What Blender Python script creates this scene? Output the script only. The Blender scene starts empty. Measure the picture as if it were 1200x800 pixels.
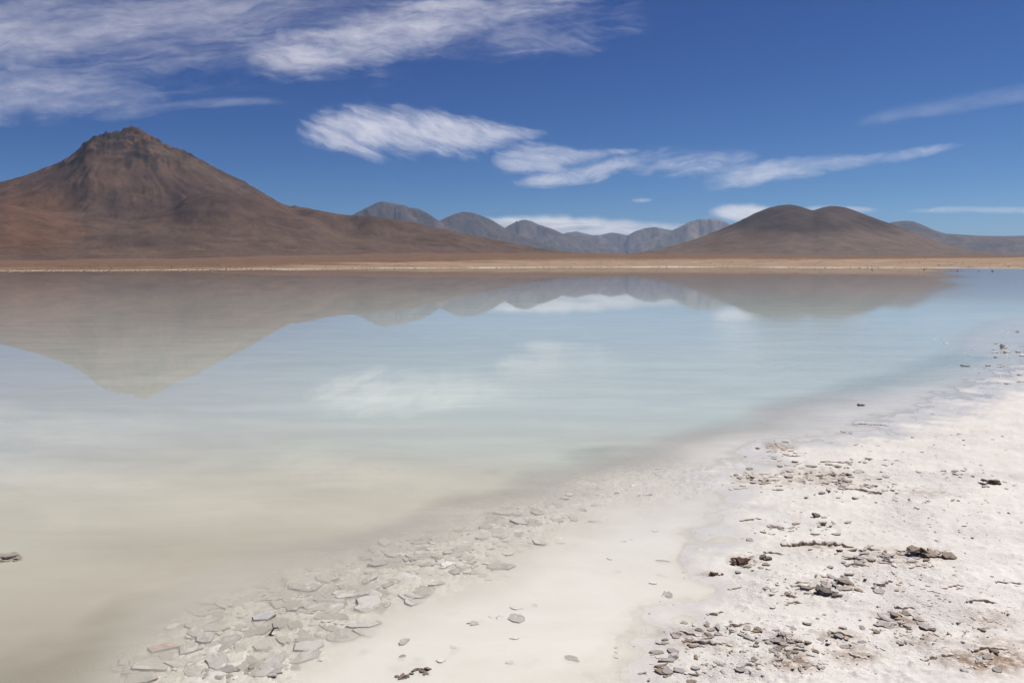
import bpy, bmesh, math, random
import numpy as np

# ------------------------------------------------------------------ camera, sky, sun, exposure
scene = bpy.context.scene
col = scene.collection
CAM_H = 1.7
F = 1200 * 28 / 36.0
YH = 310.2
PITCH = math.atan((400 - YH) / F)
SUN_AZ = math.radians(62)        # clockwise from the view direction (+Y towards +X)
SUN_EL = math.radians(56)

cam_data = bpy.data.cameras.new('camera')
cam_data.lens = 28
cam_data.sensor_width = 36
cam_data.clip_start = 0.05
cam_data.clip_end = 400000
cam = bpy.data.objects.new('camera', cam_data)
cam.location = (0, 0, CAM_H)
cam.rotation_euler = (math.pi / 2 - PITCH, 0, 0)
col.objects.link(cam)
scene.camera = cam

world = bpy.data.worlds.new('World')
scene.world = world
world.use_nodes = True
wn = world.node_tree
bg = wn.nodes['Background']
sky = wn.nodes.new('ShaderNodeTexSky')
sky.sky_type = 'NISHITA'
sky.sun_disc = False
sky.sun_elevation = SUN_EL
sky.sun_rotation = SUN_AZ
sky.altitude = 4300
sky.air_density = 0.8
sky.dust_density = 0.0
sky.ozone_density = 3.0
sky_sep = wn.nodes.new('ShaderNodeSeparateColor'); sky_com = wn.nodes.new('ShaderNodeCombineColor')     # deep blue of thin dry air
wn.links.new(sky.outputs[0], sky_sep.inputs[0])
for ch, (gain, power) in enumerate(((0.105, 2.1), (0.255, 1.58), (0.69, 1.06))):
    pw = wn.nodes.new('ShaderNodeMath'); pw.operation = 'POWER'; pw.inputs[1].default_value = power
    ml = wn.nodes.new('ShaderNodeMath'); ml.operation = 'MULTIPLY'; ml.inputs[1].default_value = gain
    wn.links.new(sky_sep.outputs[ch], pw.inputs[0]); wn.links.new(pw.outputs[0], ml.inputs[0]); wn.links.new(ml.outputs[0], sky_com.inputs[ch])
wn.links.new(sky_com.outputs[0], bg.inputs['Color'])
bg.inputs['Strength'].default_value = 0.1

sun_data = bpy.data.lights.new('sun', 'SUN')
sun_data.energy = 4.6
sun_data.angle = math.radians(0.5)
sun_data.color = (1.0, 0.95, 0.88)
sun = bpy.data.objects.new('sun', sun_data)
sd = (math.sin(SUN_AZ) * math.cos(SUN_EL), math.cos(SUN_AZ) * math.cos(SUN_EL), math.sin(SUN_EL))
from mathutils import Vector, Matrix, Euler
sun.rotation_euler = Vector(sd).to_track_quat('Z', 'Y').to_euler()
sun.location = (0, 0, 50)
col.objects.link(sun)

scene.view_settings.view_transform = 'Standard'
scene.view_settings.look = 'None'
scene.view_settings.exposure = 0.0
scene.view_settings.gamma = 1.0
scene.cycles.use_denoising = True
scene.cycles.max_bounces = 8
scene.cycles.transparent_max_bounces = 24
scene.cycles.volume_bounces = 0
scene.cycles.caustics_reflective = False
scene.cycles.caustics_refractive = False

random.seed(7)
RNG = np.random.default_rng(7)

# ------------------------------------------------------------------ helpers
CP, SP = math.cos(PITCH), math.sin(PITCH)

def pix_dir(px, py):
    """photo pixel -> azimuth, tan(elevation)"""
    a = (np.asarray(px, float) - 600) / F
    b = (400 - np.asarray(py, float)) / F
    dx = a
    dy = CP + b * SP
    dz = -SP + b * CP
    return np.arctan2(dx, dy), dz / np.hypot(dx, dy)

def on_ground(px, py, z=0.0):
    az, t = pix_dir(px, py)
    r = (z - CAM_H) / t
    return r * np.sin(az), r * np.cos(az)

def _hash(ix, iy, seed):
    n = (ix.astype(np.int64) * 374761393 + iy.astype(np.int64) * 668265263 + seed * 982451653) & 0x7fffffff
    n = ((n ^ (n >> 13)) * 1274126177) & 0x7fffffff
    n = n ^ (n >> 16)
    return n

def noise2(x, y, seed=0):
    """gradient noise, about -1..1"""
    x = np.asarray(x, float); y = np.asarray(y, float)
    ix = np.floor(x); iy = np.floor(y)
    fx = x - ix; fy = y - iy
    u = fx * fx * fx * (fx * (fx * 6 - 15) + 10)
    v = fy * fy * fy * (fy * (fy * 6 - 15) + 10)
    def g(ox, oy):
        a = _hash(ix + ox, iy + oy, seed) * (2 * math.pi / 0x7fffffff)
        return np.cos(a) * (fx - ox) + np.sin(a) * (fy - oy)
    a = g(0, 0); b = g(1, 0); c = g(0, 1); d = g(1, 1)
    return 1.5 * ((a + (b - a) * u) + ((c + (d - c) * u) - (a + (b - a) * u)) * v)

def fbm(x, y, octv=5, seed=0, gain=0.5, lac=2.03):
    s = 0; a = 1.0; f = 1.0; t = 0
    for o in range(octv):
        s = s + a * noise2(x * f + 17.3 * o, y * f - 9.1 * o, seed + o); t += a
        a *= gain; f *= lac
    return s / t

def ridged(x, y, octv=5, seed=0, gain=0.5, lac=2.07):
    s = 0; a = 1.0; f = 1.0; t = 0
    for o in range(octv):
        s = s + a * (1 - np.abs(noise2(x * f + 5.7 * o, y * f + 3.1 * o, seed + o))); t += a
        a *= gain; f *= lac
    return s / t          # 0..1, ridges near 1

def sstep(a, b, x):
    t = np.clip((x - a) / (b - a), 0, 1)
    return t * t * (3 - 2 * t)

def mixc(c0, c1, t):
    t = np.asarray(t)[..., None]
    return np.asarray(c0) * (1 - t) + np.asarray(c1) * t

def grid_mesh(name, P, wrap=False):
    """P: (rows, cols, 3) -> mesh of quads, smooth shaded"""
    nr, nc = P.shape[:2]
    me = bpy.data.meshes.new(name)
    me.vertices.add(nr * nc)
    me.vertices.foreach_set('co', P.reshape(-1).astype(np.float32))
    i = np.arange(nr * nc).reshape(nr, nc)
    if wrap:
        i = np.concatenate([i, i[:, :1]], axis=1)
    q = np.stack([i[:-1, :-1], i[:-1, 1:], i[1:, 1:], i[1:, :-1]], axis=-1).reshape(-1, 4)
    n = len(q)
    me.loops.add(n * 4)
    me.loops.foreach_set('vertex_index', q.reshape(-1).astype(np.int32))
    me.polygons.add(n)
    me.polygons.foreach_set('loop_start', (np.arange(n) * 4).astype(np.int32))
    me.polygons.foreach_set('use_smooth', np.ones(n, bool))
    me.update(calc_edges=True)
    return me

def fix_up(me):
    """make sure the sheet faces upwards"""
    if len(me.polygons) and me.polygons[len(me.polygons) // 2].normal.z < 0:
        me.flip_normals()
    return me

def color_attr(me, name, rgb):
    a = me.attributes.new(name, 'FLOAT_COLOR', 'POINT')
    c = np.ones((rgb.reshape(-1, 3).shape[0], 4), np.float32)
    c[:, :3] = rgb.reshape(-1, 3)
    a.data.foreach_set('color', c.reshape(-1))

def link(name, data, parent=None):
    o = bpy.data.objects.new(name, data)
    col.objects.link(o)
    if parent is not None:
        o.parent = parent
    return o

def tag(o, label=None, cat=None, group=None, kind=None):
    if label: o['label'] = label
    if cat: o['category'] = cat
    if group: o['group'] = group
    if kind: o['kind'] = kind
    return o

def new_mat(name):
    m = bpy.data.materials.new(name)
    m.use_nodes = True
    nt = m.node_tree
    for n in list(nt.nodes):
        nt.nodes.remove(n)
    out = nt.nodes.new('ShaderNodeOutputMaterial')
    return m, nt, out

class NT:
    def __init__(s, nt): s.nt = nt
    def n(s, t, **kw):
        x = s.nt.nodes.new(t)
        for k, v in kw.items(): setattr(x, k, v)
        return x
    def l(s, a, b): s.nt.links.new(a, b)
    def attr(s, name):
        x = s.n('ShaderNodeAttribute'); x.attribute_name = name; return x
    def math(s, op, a, b=None, c=None, clamp=False):
        x = s.n('ShaderNodeMath', operation=op); x.use_clamp = clamp
        for i, v in enumerate((a, b, c)):
            if v is None: continue
            if isinstance(v, (int, float)): x.inputs[i].default_value = v
            else: s.l(v, x.inputs[i])
        return x.outputs[0]
    def noise(s, vec, scale, detail=4, rough=0.55, dist=0.0):
        x = s.n('ShaderNodeTexNoise')
        x.inputs['Scale'].default_value = scale
        x.inputs['Detail'].default_value = detail
        x.inputs['Roughness'].default_value = rough
        x.inputs['Distortion'].default_value = dist
        if vec is not None: s.l(vec, x.inputs['Vector'])
        return x.outputs[0]
    def mapping(s, vec, scale=(1, 1, 1), rot=(0, 0, 0), loc=(0, 0, 0)):
        x = s.n('ShaderNodeMapping')
        x.inputs['Scale'].default_value = scale
        x.inputs['Rotation'].default_value = rot
        x.inputs['Location'].default_value = loc
        s.l(vec, x.inputs['Vector'])
        return x.outputs[0]
    def ramp(s, fac, lo, hi, a=0.0, b=1.0):
        x = s.n('ShaderNodeMapRange'); x.interpolation_type = 'SMOOTHSTEP'
        x.inputs['From Min'].default_value = lo; x.inputs['From Max'].default_value = hi
        x.inputs['To Min'].default_value = a; x.inputs['To Max'].default_value = b
        s.l(fac, x.inputs['Value'])
        return x.outputs[0]
    def mixrgb(s, fac, a, b, mode='MIX'):
        x = s.n('ShaderNodeMix', data_type='RGBA', blend_type=mode)
        for sock, v in ((x.inputs[0], fac), (x.inputs[6], a), (x.inputs[7], b)):
            if isinstance(v, (int, float)): sock.default_value = v
            elif isinstance(v, tuple): sock.default_value = (*v, 1)
            else: s.l(v, sock)
        return x.outputs[2]
    def bump(s, h, strength, dist, normal=None):
        x = s.n('ShaderNodeBump')
        x.inputs['Distance'].default_value = dist
        if isinstance(strength, (int, float)): x.inputs['Strength'].default_value = strength
        else: s.l(strength, x.inputs['Strength'])
        s.l(h, x.inputs['Height'])
        if normal is not None: s.l(normal, x.inputs['Normal'])
        return x.outputs[0]

# ------------------------------------------------------------------ materials
def mat_terrain(name, noise_scale, bump_dist, contrast=0.35, rough=0.95):
    """rock and soil: colour per vertex, broken up with noise"""
    m, nt, out = new_mat(name); k = NT(nt)
    p = k.n('ShaderNodeBsdfPrincipled')
    p.inputs['Roughness'].default_value = rough
    p.inputs['Specular IOR Level'].default_value = 0.15
    co = k.n('ShaderNodeTexCoord').outputs['Object']
    n1 = k.noise(co, noise_scale, 7, 0.62)
    n2 = k.noise(co, noise_scale * 7.3, 5, 0.6)
    f = k.math('ADD', k.ramp(n1, 0.25, 0.75, 1 - contrast, 1 + contrast), k.ramp(n2, 0.25, 0.75, -contrast * 0.4, contrast * 0.4))
    c = k.mixrgb(1.0, k.attr('col').outputs['Color'], (1, 1, 1), 'MULTIPLY')
    sc = k.n('ShaderNodeVectorMath', operation='SCALE')
    k.l(c, sc.inputs[0]); k.l(f, sc.inputs['Scale'])
    k.l(sc.outputs[0], p.inputs['Base Color'])
    k.l(k.bump(k.math('ADD', n1, k.math('MULTIPLY', n2, 0.35)), 1.0, bump_dist), p.inputs['Normal'])
    k.l(p.outputs[0], out.inputs['Surface'])
    return m

def mat_salt():
    """salt crust and lake bed near the camera"""
    m, nt, out = new_mat('salt_crust'); k = NT(nt)
    p = k.n('ShaderNodeBsdfPrincipled')
    co = k.n('ShaderNodeTexCoord').outputs['Object']
    a = k.attr('col').outputs['Color']
    sep = k.n('ShaderNodeSeparateColor'); k.l(k.attr('mask').outputs['Color'], sep.inputs[0])
    dry, stain = sep.outputs[0], sep.outputs[1]
    big = k.noise(co, 3.0, 6, 0.65)
    mid = k.noise(co, 17, 6, 0.68)
    fine = k.noise(co, 95, 5, 0.7)
    vor = k.n('ShaderNodeTexVoronoi'); vor.inputs['Scale'].default_value = 75; k.l(co, vor.inputs['Vector'])
    grit = k.math('MULTIPLY', k.ramp(vor.outputs['Distance'], 0.14, 0.32, 1, 0), k.ramp(mid, 0.46, 0.66))
    # fine brown grit where the crust is dry
    c = k.mixrgb(k.math('MULTIPLY', k.ramp(fine, 0.53, 0.75), k.math('MULTIPLY', dry, 0.28)), a, (0.52, 0.43, 0.34))
    c = k.mixrgb(k.math('MULTIPLY', grit, k.math('MULTIPLY', dry, 0.75)), c, (0.2, 0.15, 0.11))
    c = k.mixrgb(k.math('MULTIPLY', k.ramp(mid, 0.34, 0.58), stain), c, (0.26, 0.16, 0.085))
    v = k.n('ShaderNodeVectorMath', operation='SCALE')
    k.l(c, v.inputs[0])
    k.l(k.math('ADD', k.ramp(big, 0.3, 0.7, 0.93, 1.05), k.ramp(fine, 0.3, 0.7, -0.05, 0.05)), v.inputs['Scale'])
    k.l(v.outputs[0], p.inputs['Base Color'])
    k.l(k.math('SUBTRACT', 0.85, k.math('MULTIPLY', sep.outputs[2], 0.62)), p.inputs['Roughness'])
    k.l(k.math('ADD', 0.22, k.math('MULTIPLY', sep.outputs[2], 0.25)), p.inputs['Specular IOR Level'])
    h = k.math('ADD', k.math('MULTIPLY', mid, 1.0), k.math('MULTIPLY', fine, 0.45))
    st = k.math('ADD', k.math('MULTIPLY', dry, 0.85), 0.12)
    k.l(k.bump(h, st, 0.018), p.inputs['Normal'])
    k.l(p.outputs[0], out.inputs['Surface'])
    return m

def mat_crust_piece(name, top, var, speck, rough=0.85, bump=0.006):
    """salt slab, clod or stone"""
    m, nt, out = new_mat(name); k = NT(nt)
    p = k.n('ShaderNodeBsdfPrincipled'); p.inputs['Roughness'].default_value = rough
    p.inputs['Specular IOR Level'].default_value = 0.2
    tc = k.n('ShaderNodeTexCoord'); co = tc.outputs['Object']
    info = k.n('ShaderNodeObjectInfo')
    ad = k.n('ShaderNodeVectorMath', operation='ADD'); k.l(co, ad.inputs[0]); k.l(info.outputs['Location'], ad.inputs[1])
    n1 = k.noise(ad.outputs[0], 26, 6, 0.65); n2 = k.noise(ad.outputs[0], 120, 4, 0.65)
    c = k.mixrgb(k.ramp(n1, 0.3, 0.7), top, var)
    c = k.mixrgb(k.math('MULTIPLY', k.ramp(n2, 0.55, 0.72), 0.6), c, speck)
    v = k.n('ShaderNodeVectorMath', operation='SCALE'); k.l(c, v.inputs[0])
    k.l(k.math('ADD', k.math('MULTIPLY', info.outputs['Random'], 0.24), 0.86), v.inputs['Scale'])
    k.l(v.outputs[0], p.inputs['Base Color'])
    k.l(k.bump(k.math('ADD', n1, k.math('MULTIPLY', n2, 0.5)), 1.0, bump), p.inputs['Normal'])
    k.l(p.outputs[0], out.inputs['Surface'])
    return m

def mat_water():
    m, nt, out = new_mat('lake_water'); k = NT(nt)
    co = k.n('ShaderNodeTexCoord').outputs['Object']
    sep = k.n('ShaderNodeSeparateColor'); k.l(k.attr('mask').outputs['Color'], sep.inputs[0])
    wind = sep.outputs[0]
    w1 = k.noise(k.mapping(co, (1, 4.2, 1), (0, 0, 0.12)), 2.2, 3, 0.5)
    w2 = k.noise(k.mapping(co, (1, 2.0, 1), (0, 0, -0.2)), 9, 2, 0.5)
    sw = k.noise(k.mapping(co, (0.25, 1, 1)), 0.35, 3, 0.5)
    h = k.math('ADD', k.math('MULTIPLY', w1, 1.0), k.math('MULTIPLY', w2, 0.22))
    nb = k.bump(h, k.math('ADD', k.math('MULTIPLY', wind, 0.8), 0.010), 0.008)
    nb = k.bump(sw, 0.3, 0.004, nb)
    breeze = k.attr('breeze').outputs['Fac']
    fr = k.n('ShaderNodeFresnel'); fr.inputs['IOR'].default_value = 1.333; k.l(nb, fr.inputs['Normal'])
    gl = k.n('ShaderNodeBsdfGlossy'); k.l(k.math('ADD', k.math('MULTIPLY', breeze, 0.13), 0.006), gl.inputs['Roughness']); k.l(nb, gl.inputs['Normal'])
    tr = k.n('ShaderNodeBsdfTransparent'); tr.inputs[0].default_value = (0.985, 0.99, 0.99, 1)
    mx = k.n('ShaderNodeMixShader')
    k.l(fr.outputs[0], mx.inputs[0]); k.l(tr.outputs[0], mx.inputs[1]); k.l(gl.outputs[0], mx.inputs[2])
    k.l(mx.outputs[0], out.inputs['Surface'])
    return m

def mat_silt(i, opacity):
    """a veil of chalky silt hanging in the water"""
    m, nt, out = new_mat('silt_veil'); k = NT(nt)
    co = k.n('ShaderNodeTexCoord').outputs['Object']
    n = k.noise(k.mapping(co, (0.6, 1.3, 1), (0, 0, 0.3), (i * 3.7, i * 1.9, 0)), 1.3, 5, 0.6, 0.6)
    cl = k.noise(k.mapping(co, (0.25, 1.1, 1), (0, 0, 0.1), (i * 0.7, 0, 0)), 0.9, 5, 0.6, 0.8)
    mv = k.n('ShaderNodeVectorMath', operation='SCALE'); k.l(k.attr('milk').outputs['Color'], mv.inputs[0]); k.l(k.ramp(cl, 0.3, 0.7, 0.95, 1.04), mv.inputs['Scale'])
    df = k.n('ShaderNodeBsdfDiffuse'); k.l(mv.outputs[0], df.inputs['Color'])
    tr = k.n('ShaderNodeBsdfTransparent')
    mx = k.n('ShaderNodeMixShader')
    sep = k.n('ShaderNodeSeparateColor'); k.l(k.attr('mask').outputs['Color'], sep.inputs[0])
    near = k.ramp(n, 0.3, 0.7, max(0, opacity - 0.1), min(1, opacity + 0.1))
    far = k.ramp(n, 0.3, 0.7, 0.84, 0.94)
    dm = k.n('ShaderNodeMix'); k.l(sep.outputs[1], dm.inputs[0]); k.l(near, dm.inputs[2]); k.l(far, dm.inputs[3])
    k.l(k.math('MULTIPLY', dm.outputs[0], sep.outputs[2]), mx.inputs[0])
    k.l(tr.outputs[0], mx.inputs[1]); k.l(df.outputs[0], mx.inputs[2])
    k.l(mx.outputs[0], out.inputs['Surface'])
    return m

def mat_cloud():
    m, nt, out = new_mat('ice_cloud'); k = NT(nt)
    uv = k.attr('flow').outputs['Vector']
    sep = k.n('ShaderNodeSeparateColor'); k.l(k.attr('mask').outputs['Color'], sep.inputs[0])
    dens, opac, amp = sep.outputs[0], sep.outputs[1], sep.outputs[2]
    wv = k.noise(k.mapping(uv, (0.9, 1.2, 1)), 1.5, 3, 0.5)
    wc = k.n('ShaderNodeCombineXYZ'); k.l(wv, wc.inputs[1]); k.l(wv, wc.inputs[0])
    ws = k.n('ShaderNodeVectorMath', operation='SCALE'); k.l(wc.outputs[0], ws.inputs[0]); ws.inputs['Scale'].default_value = 0.5
    ad = k.n('ShaderNodeVectorMath', operation='ADD'); k.l(uv, ad.inputs[0]); k.l(ws.outputs[0], ad.inputs[1])
    f1 = k.noise(k.mapping(ad.outputs[0], (1.0, 7.5, 1)), 1.0, 9, 0.64)
    f2 = k.noise(k.mapping(ad.outputs[0], (2.6, 5.2, 1)), 1.0, 9, 0.64)
    nn = k.math('ADD', k.math('MULTIPLY', f1, 0.62), k.math('MULTIPLY', f2, 0.38))
    x = k.math('ADD', dens, k.math('MULTIPLY', k.math('SUBTRACT', nn, 0.5), k.math('MULTIPLY', amp, 4.0)))
    gate = k.ramp(dens, 0.0, 0.35)
    f3 = k.noise(k.mapping(uv, (0.8, 1.9, 1)), 2.2, 5, 0.55)
    body = k.math('MULTIPLY', k.ramp(x, 0.02, 1.7), k.ramp(f3, 0.3, 0.62, 0.62, 1.12))
    al = k.math('MULTIPLY', k.math('MULTIPLY', body, opac), gate, clamp=True)
    tl = k.n('ShaderNodeBsdfTranslucent'); tl.inputs[0].default_value = (0.93, 0.93, 0.93, 1)
    df = k.n('ShaderNodeBsdfDiffuse'); df.inputs[0].default_value = (0.93, 0.93, 0.93, 1)
    m1 = k.n('ShaderNodeMixShader'); m1.inputs[0].default_value = 0.12
    k.l(tl.outputs[0], m1.inputs[1]); k.l(df.outputs[0], m1.inputs[2])
    tr = k.n('ShaderNodeBsdfTransparent')
    mx = k.n('ShaderNodeMixShader'); k.l(al, mx.inputs[0]); k.l(tr.outputs[0], mx.inputs[1]); k.l(m1.outputs[0], mx.inputs[2])
    k.l(mx.outputs[0], out.inputs['Surface'])
    return m

M_SALT = mat_salt()
M_WATER = mat_water()
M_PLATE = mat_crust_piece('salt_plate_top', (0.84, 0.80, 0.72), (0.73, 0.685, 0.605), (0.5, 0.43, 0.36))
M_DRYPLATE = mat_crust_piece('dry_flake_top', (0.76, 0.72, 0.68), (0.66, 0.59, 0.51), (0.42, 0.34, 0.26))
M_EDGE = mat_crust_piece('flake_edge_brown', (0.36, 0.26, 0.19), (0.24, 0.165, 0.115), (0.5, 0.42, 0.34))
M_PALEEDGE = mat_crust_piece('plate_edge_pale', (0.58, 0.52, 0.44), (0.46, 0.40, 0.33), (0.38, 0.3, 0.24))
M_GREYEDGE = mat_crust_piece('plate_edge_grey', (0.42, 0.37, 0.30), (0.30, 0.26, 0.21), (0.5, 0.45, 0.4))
M_WHITE = mat_crust_piece('white_salt', (0.82, 0.80, 0.77), (0.74, 0.71, 0.66), (0.6, 0.55, 0.48))
M_PINK = mat_crust_piece('pink_salt', (0.72, 0.54, 0.45), (0.76, 0.65, 0.57), (0.55, 0.38, 0.31))
M_BROWN = mat_crust_piece('brown_clod', (0.28, 0.195, 0.13), (0.18, 0.12, 0.085), (0.46, 0.37, 0.28), bump=0.01)
M_RED = mat_crust_piece('reddish_clod', (0.33, 0.19, 0.12), (0.2, 0.11, 0.075), (0.5, 0.4, 0.3), bump=0.01)
M_TANCRUST = mat_crust_piece('tan_crust', (0.56, 0.46, 0.36), (0.42, 0.32, 0.24), (0.62, 0.54, 0.45))
M_GREYTOP = mat_crust_piece('grey_stone_top', (0.40, 0.35, 0.31), (0.26, 0.22, 0.19), (0.55, 0.5, 0.45))
M_CLODGREY = mat_crust_piece('grey_clod', (0.62, 0.57, 0.49), (0.45, 0.39, 0.32), (0.3, 0.25, 0.2))
M_SPECK = mat_crust_piece('speckled_crust', (0.74, 0.70, 0.63), (0.58, 0.5, 0.42), (0.16, 0.12, 0.1))
M_DARK = mat_crust_piece('dark_stone', (0.15, 0.125, 0.105), (0.09, 0.075, 0.065), (0.24, 0.2, 0.17), bump=0.006)

# ------------------------------------------------------------------ ground near the camera
# depth (cm, + above the water) read at photo pixels on the shore
CTRL = [(0,330,-60),(300,330,-80),(600,330,-80),(900,330,-50),(1200,330,-20),(0,400,-40),(400,400,-60),(800,400,-35),
        (0,480,-25),(300,480,-28),(600,480,-22),(0,560,-16),(0,640,-10),(0,720,-7),(0,800,-5),(150,600,-11),(200,650,-7),
        (150,700,-4.6),(100,780,-3.6),(300,620,-5),(250,700,-1.5),(350,665,-1.6),(300,750,-0.7),(240,790,-0.5),(170,760,-1.9),
        (450,635,-1.8),(520,600,-2.2),(580,640,-0.7),(520,672,-0.5),(430,700,-0.8),(380,760,-0.7),(640,595,-0.8),(700,565,-0.8),
        (470,740,-1.1),(550,720,-1.3),(650,680,-1.6),(700,620,-1.1),(650,770,-1.1),(480,795,-0.35),(560,770,-0.8),(780,640,-0.9),(740,700,-1.0),
        (815,690,-0.1),(785,735,0.15),(765,790,0.3),(840,660,0.3),(860,700,0.9),(900,650,1.0),(1000,700,2.3),(1100,750,3.6),(1200,800,5.5),
        (900,780,2.2),(1000,610,1.2),(1200,650,3.2),(1200,560,2.4),(920,562,1.1),(990,570,1.2),(860,558,0.5),(800,545,-0.8),(770,575,-0.5),
        (870,540,-0.1),(915,525,0.5),(840,610,0.0),(800,600,-0.5),(1000,525,0.6),(1100,505,0.9),(1200,480,1.2),(990,493,-0.3),(900,505,-1.8),
        (1060,478,-0.2),(1130,462,0.0),(1200,445,0.3),(1190,425,-0.3),(1120,440,-0.7),(1000,460,-1.7),(900,480,-2.4),(800,510,-3),
        (700,535,-4),(600,565,-4.5),(500,585,-5),(400,600,-7),(1190,405,-0.4),(1200,385,-1.2),(1100,400,-5),(1000,410,-10),(1200,360,-8)]
GX = []; 
for (a, b, c) in CTRL:
    x, y = on_ground(a, b); GX.append((float(x), float(y), c * 0.01))
GX += [(8, 4, .08), (16, 8, .10), (30, 6, .2), (5, 0.5, .09), (0, 0, .03), (1.5, 1.5, .035), (-1.5, 1.0, -.01), (-4, 1.5, -.05), (-9, 3, -.1),
       (-4, -4, .05), (4, -5, .15), (-20, 0, -.1), (-15, -15, .1), (20, -10, .2), (18, 20, .03), (28, 26, -.02), (40, 25, .05), (60, 40, -.05),
       (45, 10, .3), (0, -30, .5), (50, -20, .5), (-50, -20, .3), (-40, 10, -.3)]
GX = np.array(GX)

def _logp(x, y):
    r = np.hypot(x, y) + 0.4
    az = np.arctan2(x, y)
    return az, np.log(r)
_ca, _cr = _logp(GX[:, 0], GX[:, 1])
_cu = np.stack([np.sin(_ca), np.cos(_ca), _cr * 0.75], 1)
_D = np.sqrt(((_cu[:, None] - _cu[None]) ** 2).sum(-1) + 1e-5)
_W = np.linalg.solve(_D + np.eye(len(GX)) * 0.004, np.sign(GX[:, 2]) * np.sqrt(np.abs(GX[:, 2])))

def base_height(x, y):
    x = np.asarray(x, float); y = np.asarray(y, float)
    a, lr = _logp(x.ravel(), y.ravel())
    q = np.stack([np.sin(a), np.cos(a), lr * 0.75], 1)
    out = np.empty(len(q))
    for i in range(0, len(q), 60000):
        d = np.sqrt(((q[i:i + 60000, None] - _cu[None]) ** 2).sum(-1) + 1e-5)
        out[i:i + 60000] = d @ _W
    return (np.sign(out) * out * out).reshape(x.shape)

def worley(x, y, seed):
    ix = np.floor(x); iy = np.floor(y)
    f1 = np.full(x.shape, 9.0); f2 = np.full(x.shape, 9.0); cid = np.zeros(x.shape); dx = np.zeros(x.shape); dy = np.zeros(x.shape)
    for oy in (-1, 0, 1):
        for ox in (-1, 0, 1):
            a = _hash(ix + ox, iy + oy, seed) / 0x7fffffff; b = _hash(ix + ox, iy + oy, seed + 7) / 0x7fffffff
            ex = ox + 0.1 + 0.8 * a - (x - ix); ey = oy + 0.1 + 0.8 * b - (y - iy)
            d = np.hypot(ex, ey)
            near = d < f1
            f2 = np.where(near, f1, np.minimum(f2, d))
            cid = np.where(near, _hash(ix + ox, iy + oy, seed + 13) / 0x7fffffff, cid)
            dx = np.where(near, ex, dx); dy = np.where(near, ey, dy)
            f1 = np.where(near, d, f1)
    return f1, f2, cid, dx, dy

BELT = np.array([on_ground(a, b) for a, b in [(120, 800), (200, 770), (290, 735), (380, 705), (470, 665), (550, 640), (620, 610), (690, 578), (760, 552)]])
def belt_dist(x, y):
    d = np.full(np.shape(x), 1e9)
    for (x0, y0), (x1, y1) in zip(BELT, BELT[1:]):
        t = np.clip(((x - x0) * (x1 - x0) + (y - y0) * (y1 - y0)) / ((x1 - x0) ** 2 + (y1 - y0) ** 2), 0, 1)
        d = np.minimum(d, np.hypot(x - x0 - t * (x1 - x0), y - y0 - t * (y1 - y0)))
    return d

def belt_weight(x, y):
    return sstep(0.75, 0.2, belt_dist(x, y) / (0.5 + 0.12 * np.hypot(x, y)) + 0.35 * fbm(x * 1.6, y * 1.6, 3, 333))

def shore_height(x, y):
    """height of the salt shore and bed, with its crust relief; also the dry-crust weight"""
    b = base_height(x, y)
    edge = np.exp(-np.abs(b) / 0.02)
    h = b + (0.0055 * fbm(x * 1.3, y * 1.3, 5, 11) + 0.004 * fbm(x * 4.1, y * 4.1, 4, 12)) * (0.35 + edge)
    # belt of cracked crust just under the water
    bw = belt_weight(x, y)
    h = np.where(h > -0.03, h + 0.0012 * bw, h)
    wx, wy = x + 0.05 * fbm(x * 7, y * 7, 3, 335), y + 0.05 * fbm(x * 7, y * 7, 3, 339)
    for (fq, amp, sd2) in ((9.5, 1.0, 341), (20.0, 0.45, 351)):
        f1, f2, cid, ex, ey = worley(wx * fq, wy * fq * 1.25, sd2)
        plate = sstep(0.0, 0.13, f2 - f1)
        h = h + bw * amp * (0.006 * (cid - 0.45) + 0.008 * ((cid * 7.3) % 1 - 0.5) * ex + 0.008 * ((cid * 13.7) % 1 - 0.5) * ey - 0.009 * (1 - plate))
    dry = sstep(0.0, 0.012, h + 0.003 * fbm(x * 6, y * 6, 3, 14))
    patch = sstep(-0.15, 0.35, fbm(x * 1.7, y * 1.7, 4, 15))       # rough crust against smooth damp clay
    r1 = ridged(x * 7, y * 7, 4, 16)
    h = h + dry * patch * (0.010 * (r1 - 0.6) + 0.005 * fbm(x * 22, y * 22, 3, 18))
    h = h + dry * 0.0015 * fbm(x * 30, y * 30, 2, 21)
    # little scarps where the crust has broken and lifted
    for (f, a, sd_, th) in ((1.9, 0.008, 301, 0.05), (3.7, 0.006, 305, 0.12), (6.1, 0.004, 309, 0.16)):
        q = fbm(x * f, y * f * 1.5, 5, sd_, 0.6) - th
        h = h + dry * a * sstep(0.0, 0.03, q) * sstep(0.30, 0.02, q)
    return h, dry, patch

def fan_angles():
    fine = np.arange(-0.74, 0.74, 0.0023)
    coarse = np.arange(0.74, 2 * math.pi - 0.74, 0.05)
    return np.concatenate([fine, coarse])

def near_rows():
    r = list(np.geomspace(0.25, 2.7, 40)[:-1])
    x = 2.7
    while x < 70:
        r.append(x); x += max(0.0035 * x, 1.5 * x * x / (F * CAM_H))
    r.append(70)
    return np.array(r)

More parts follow.
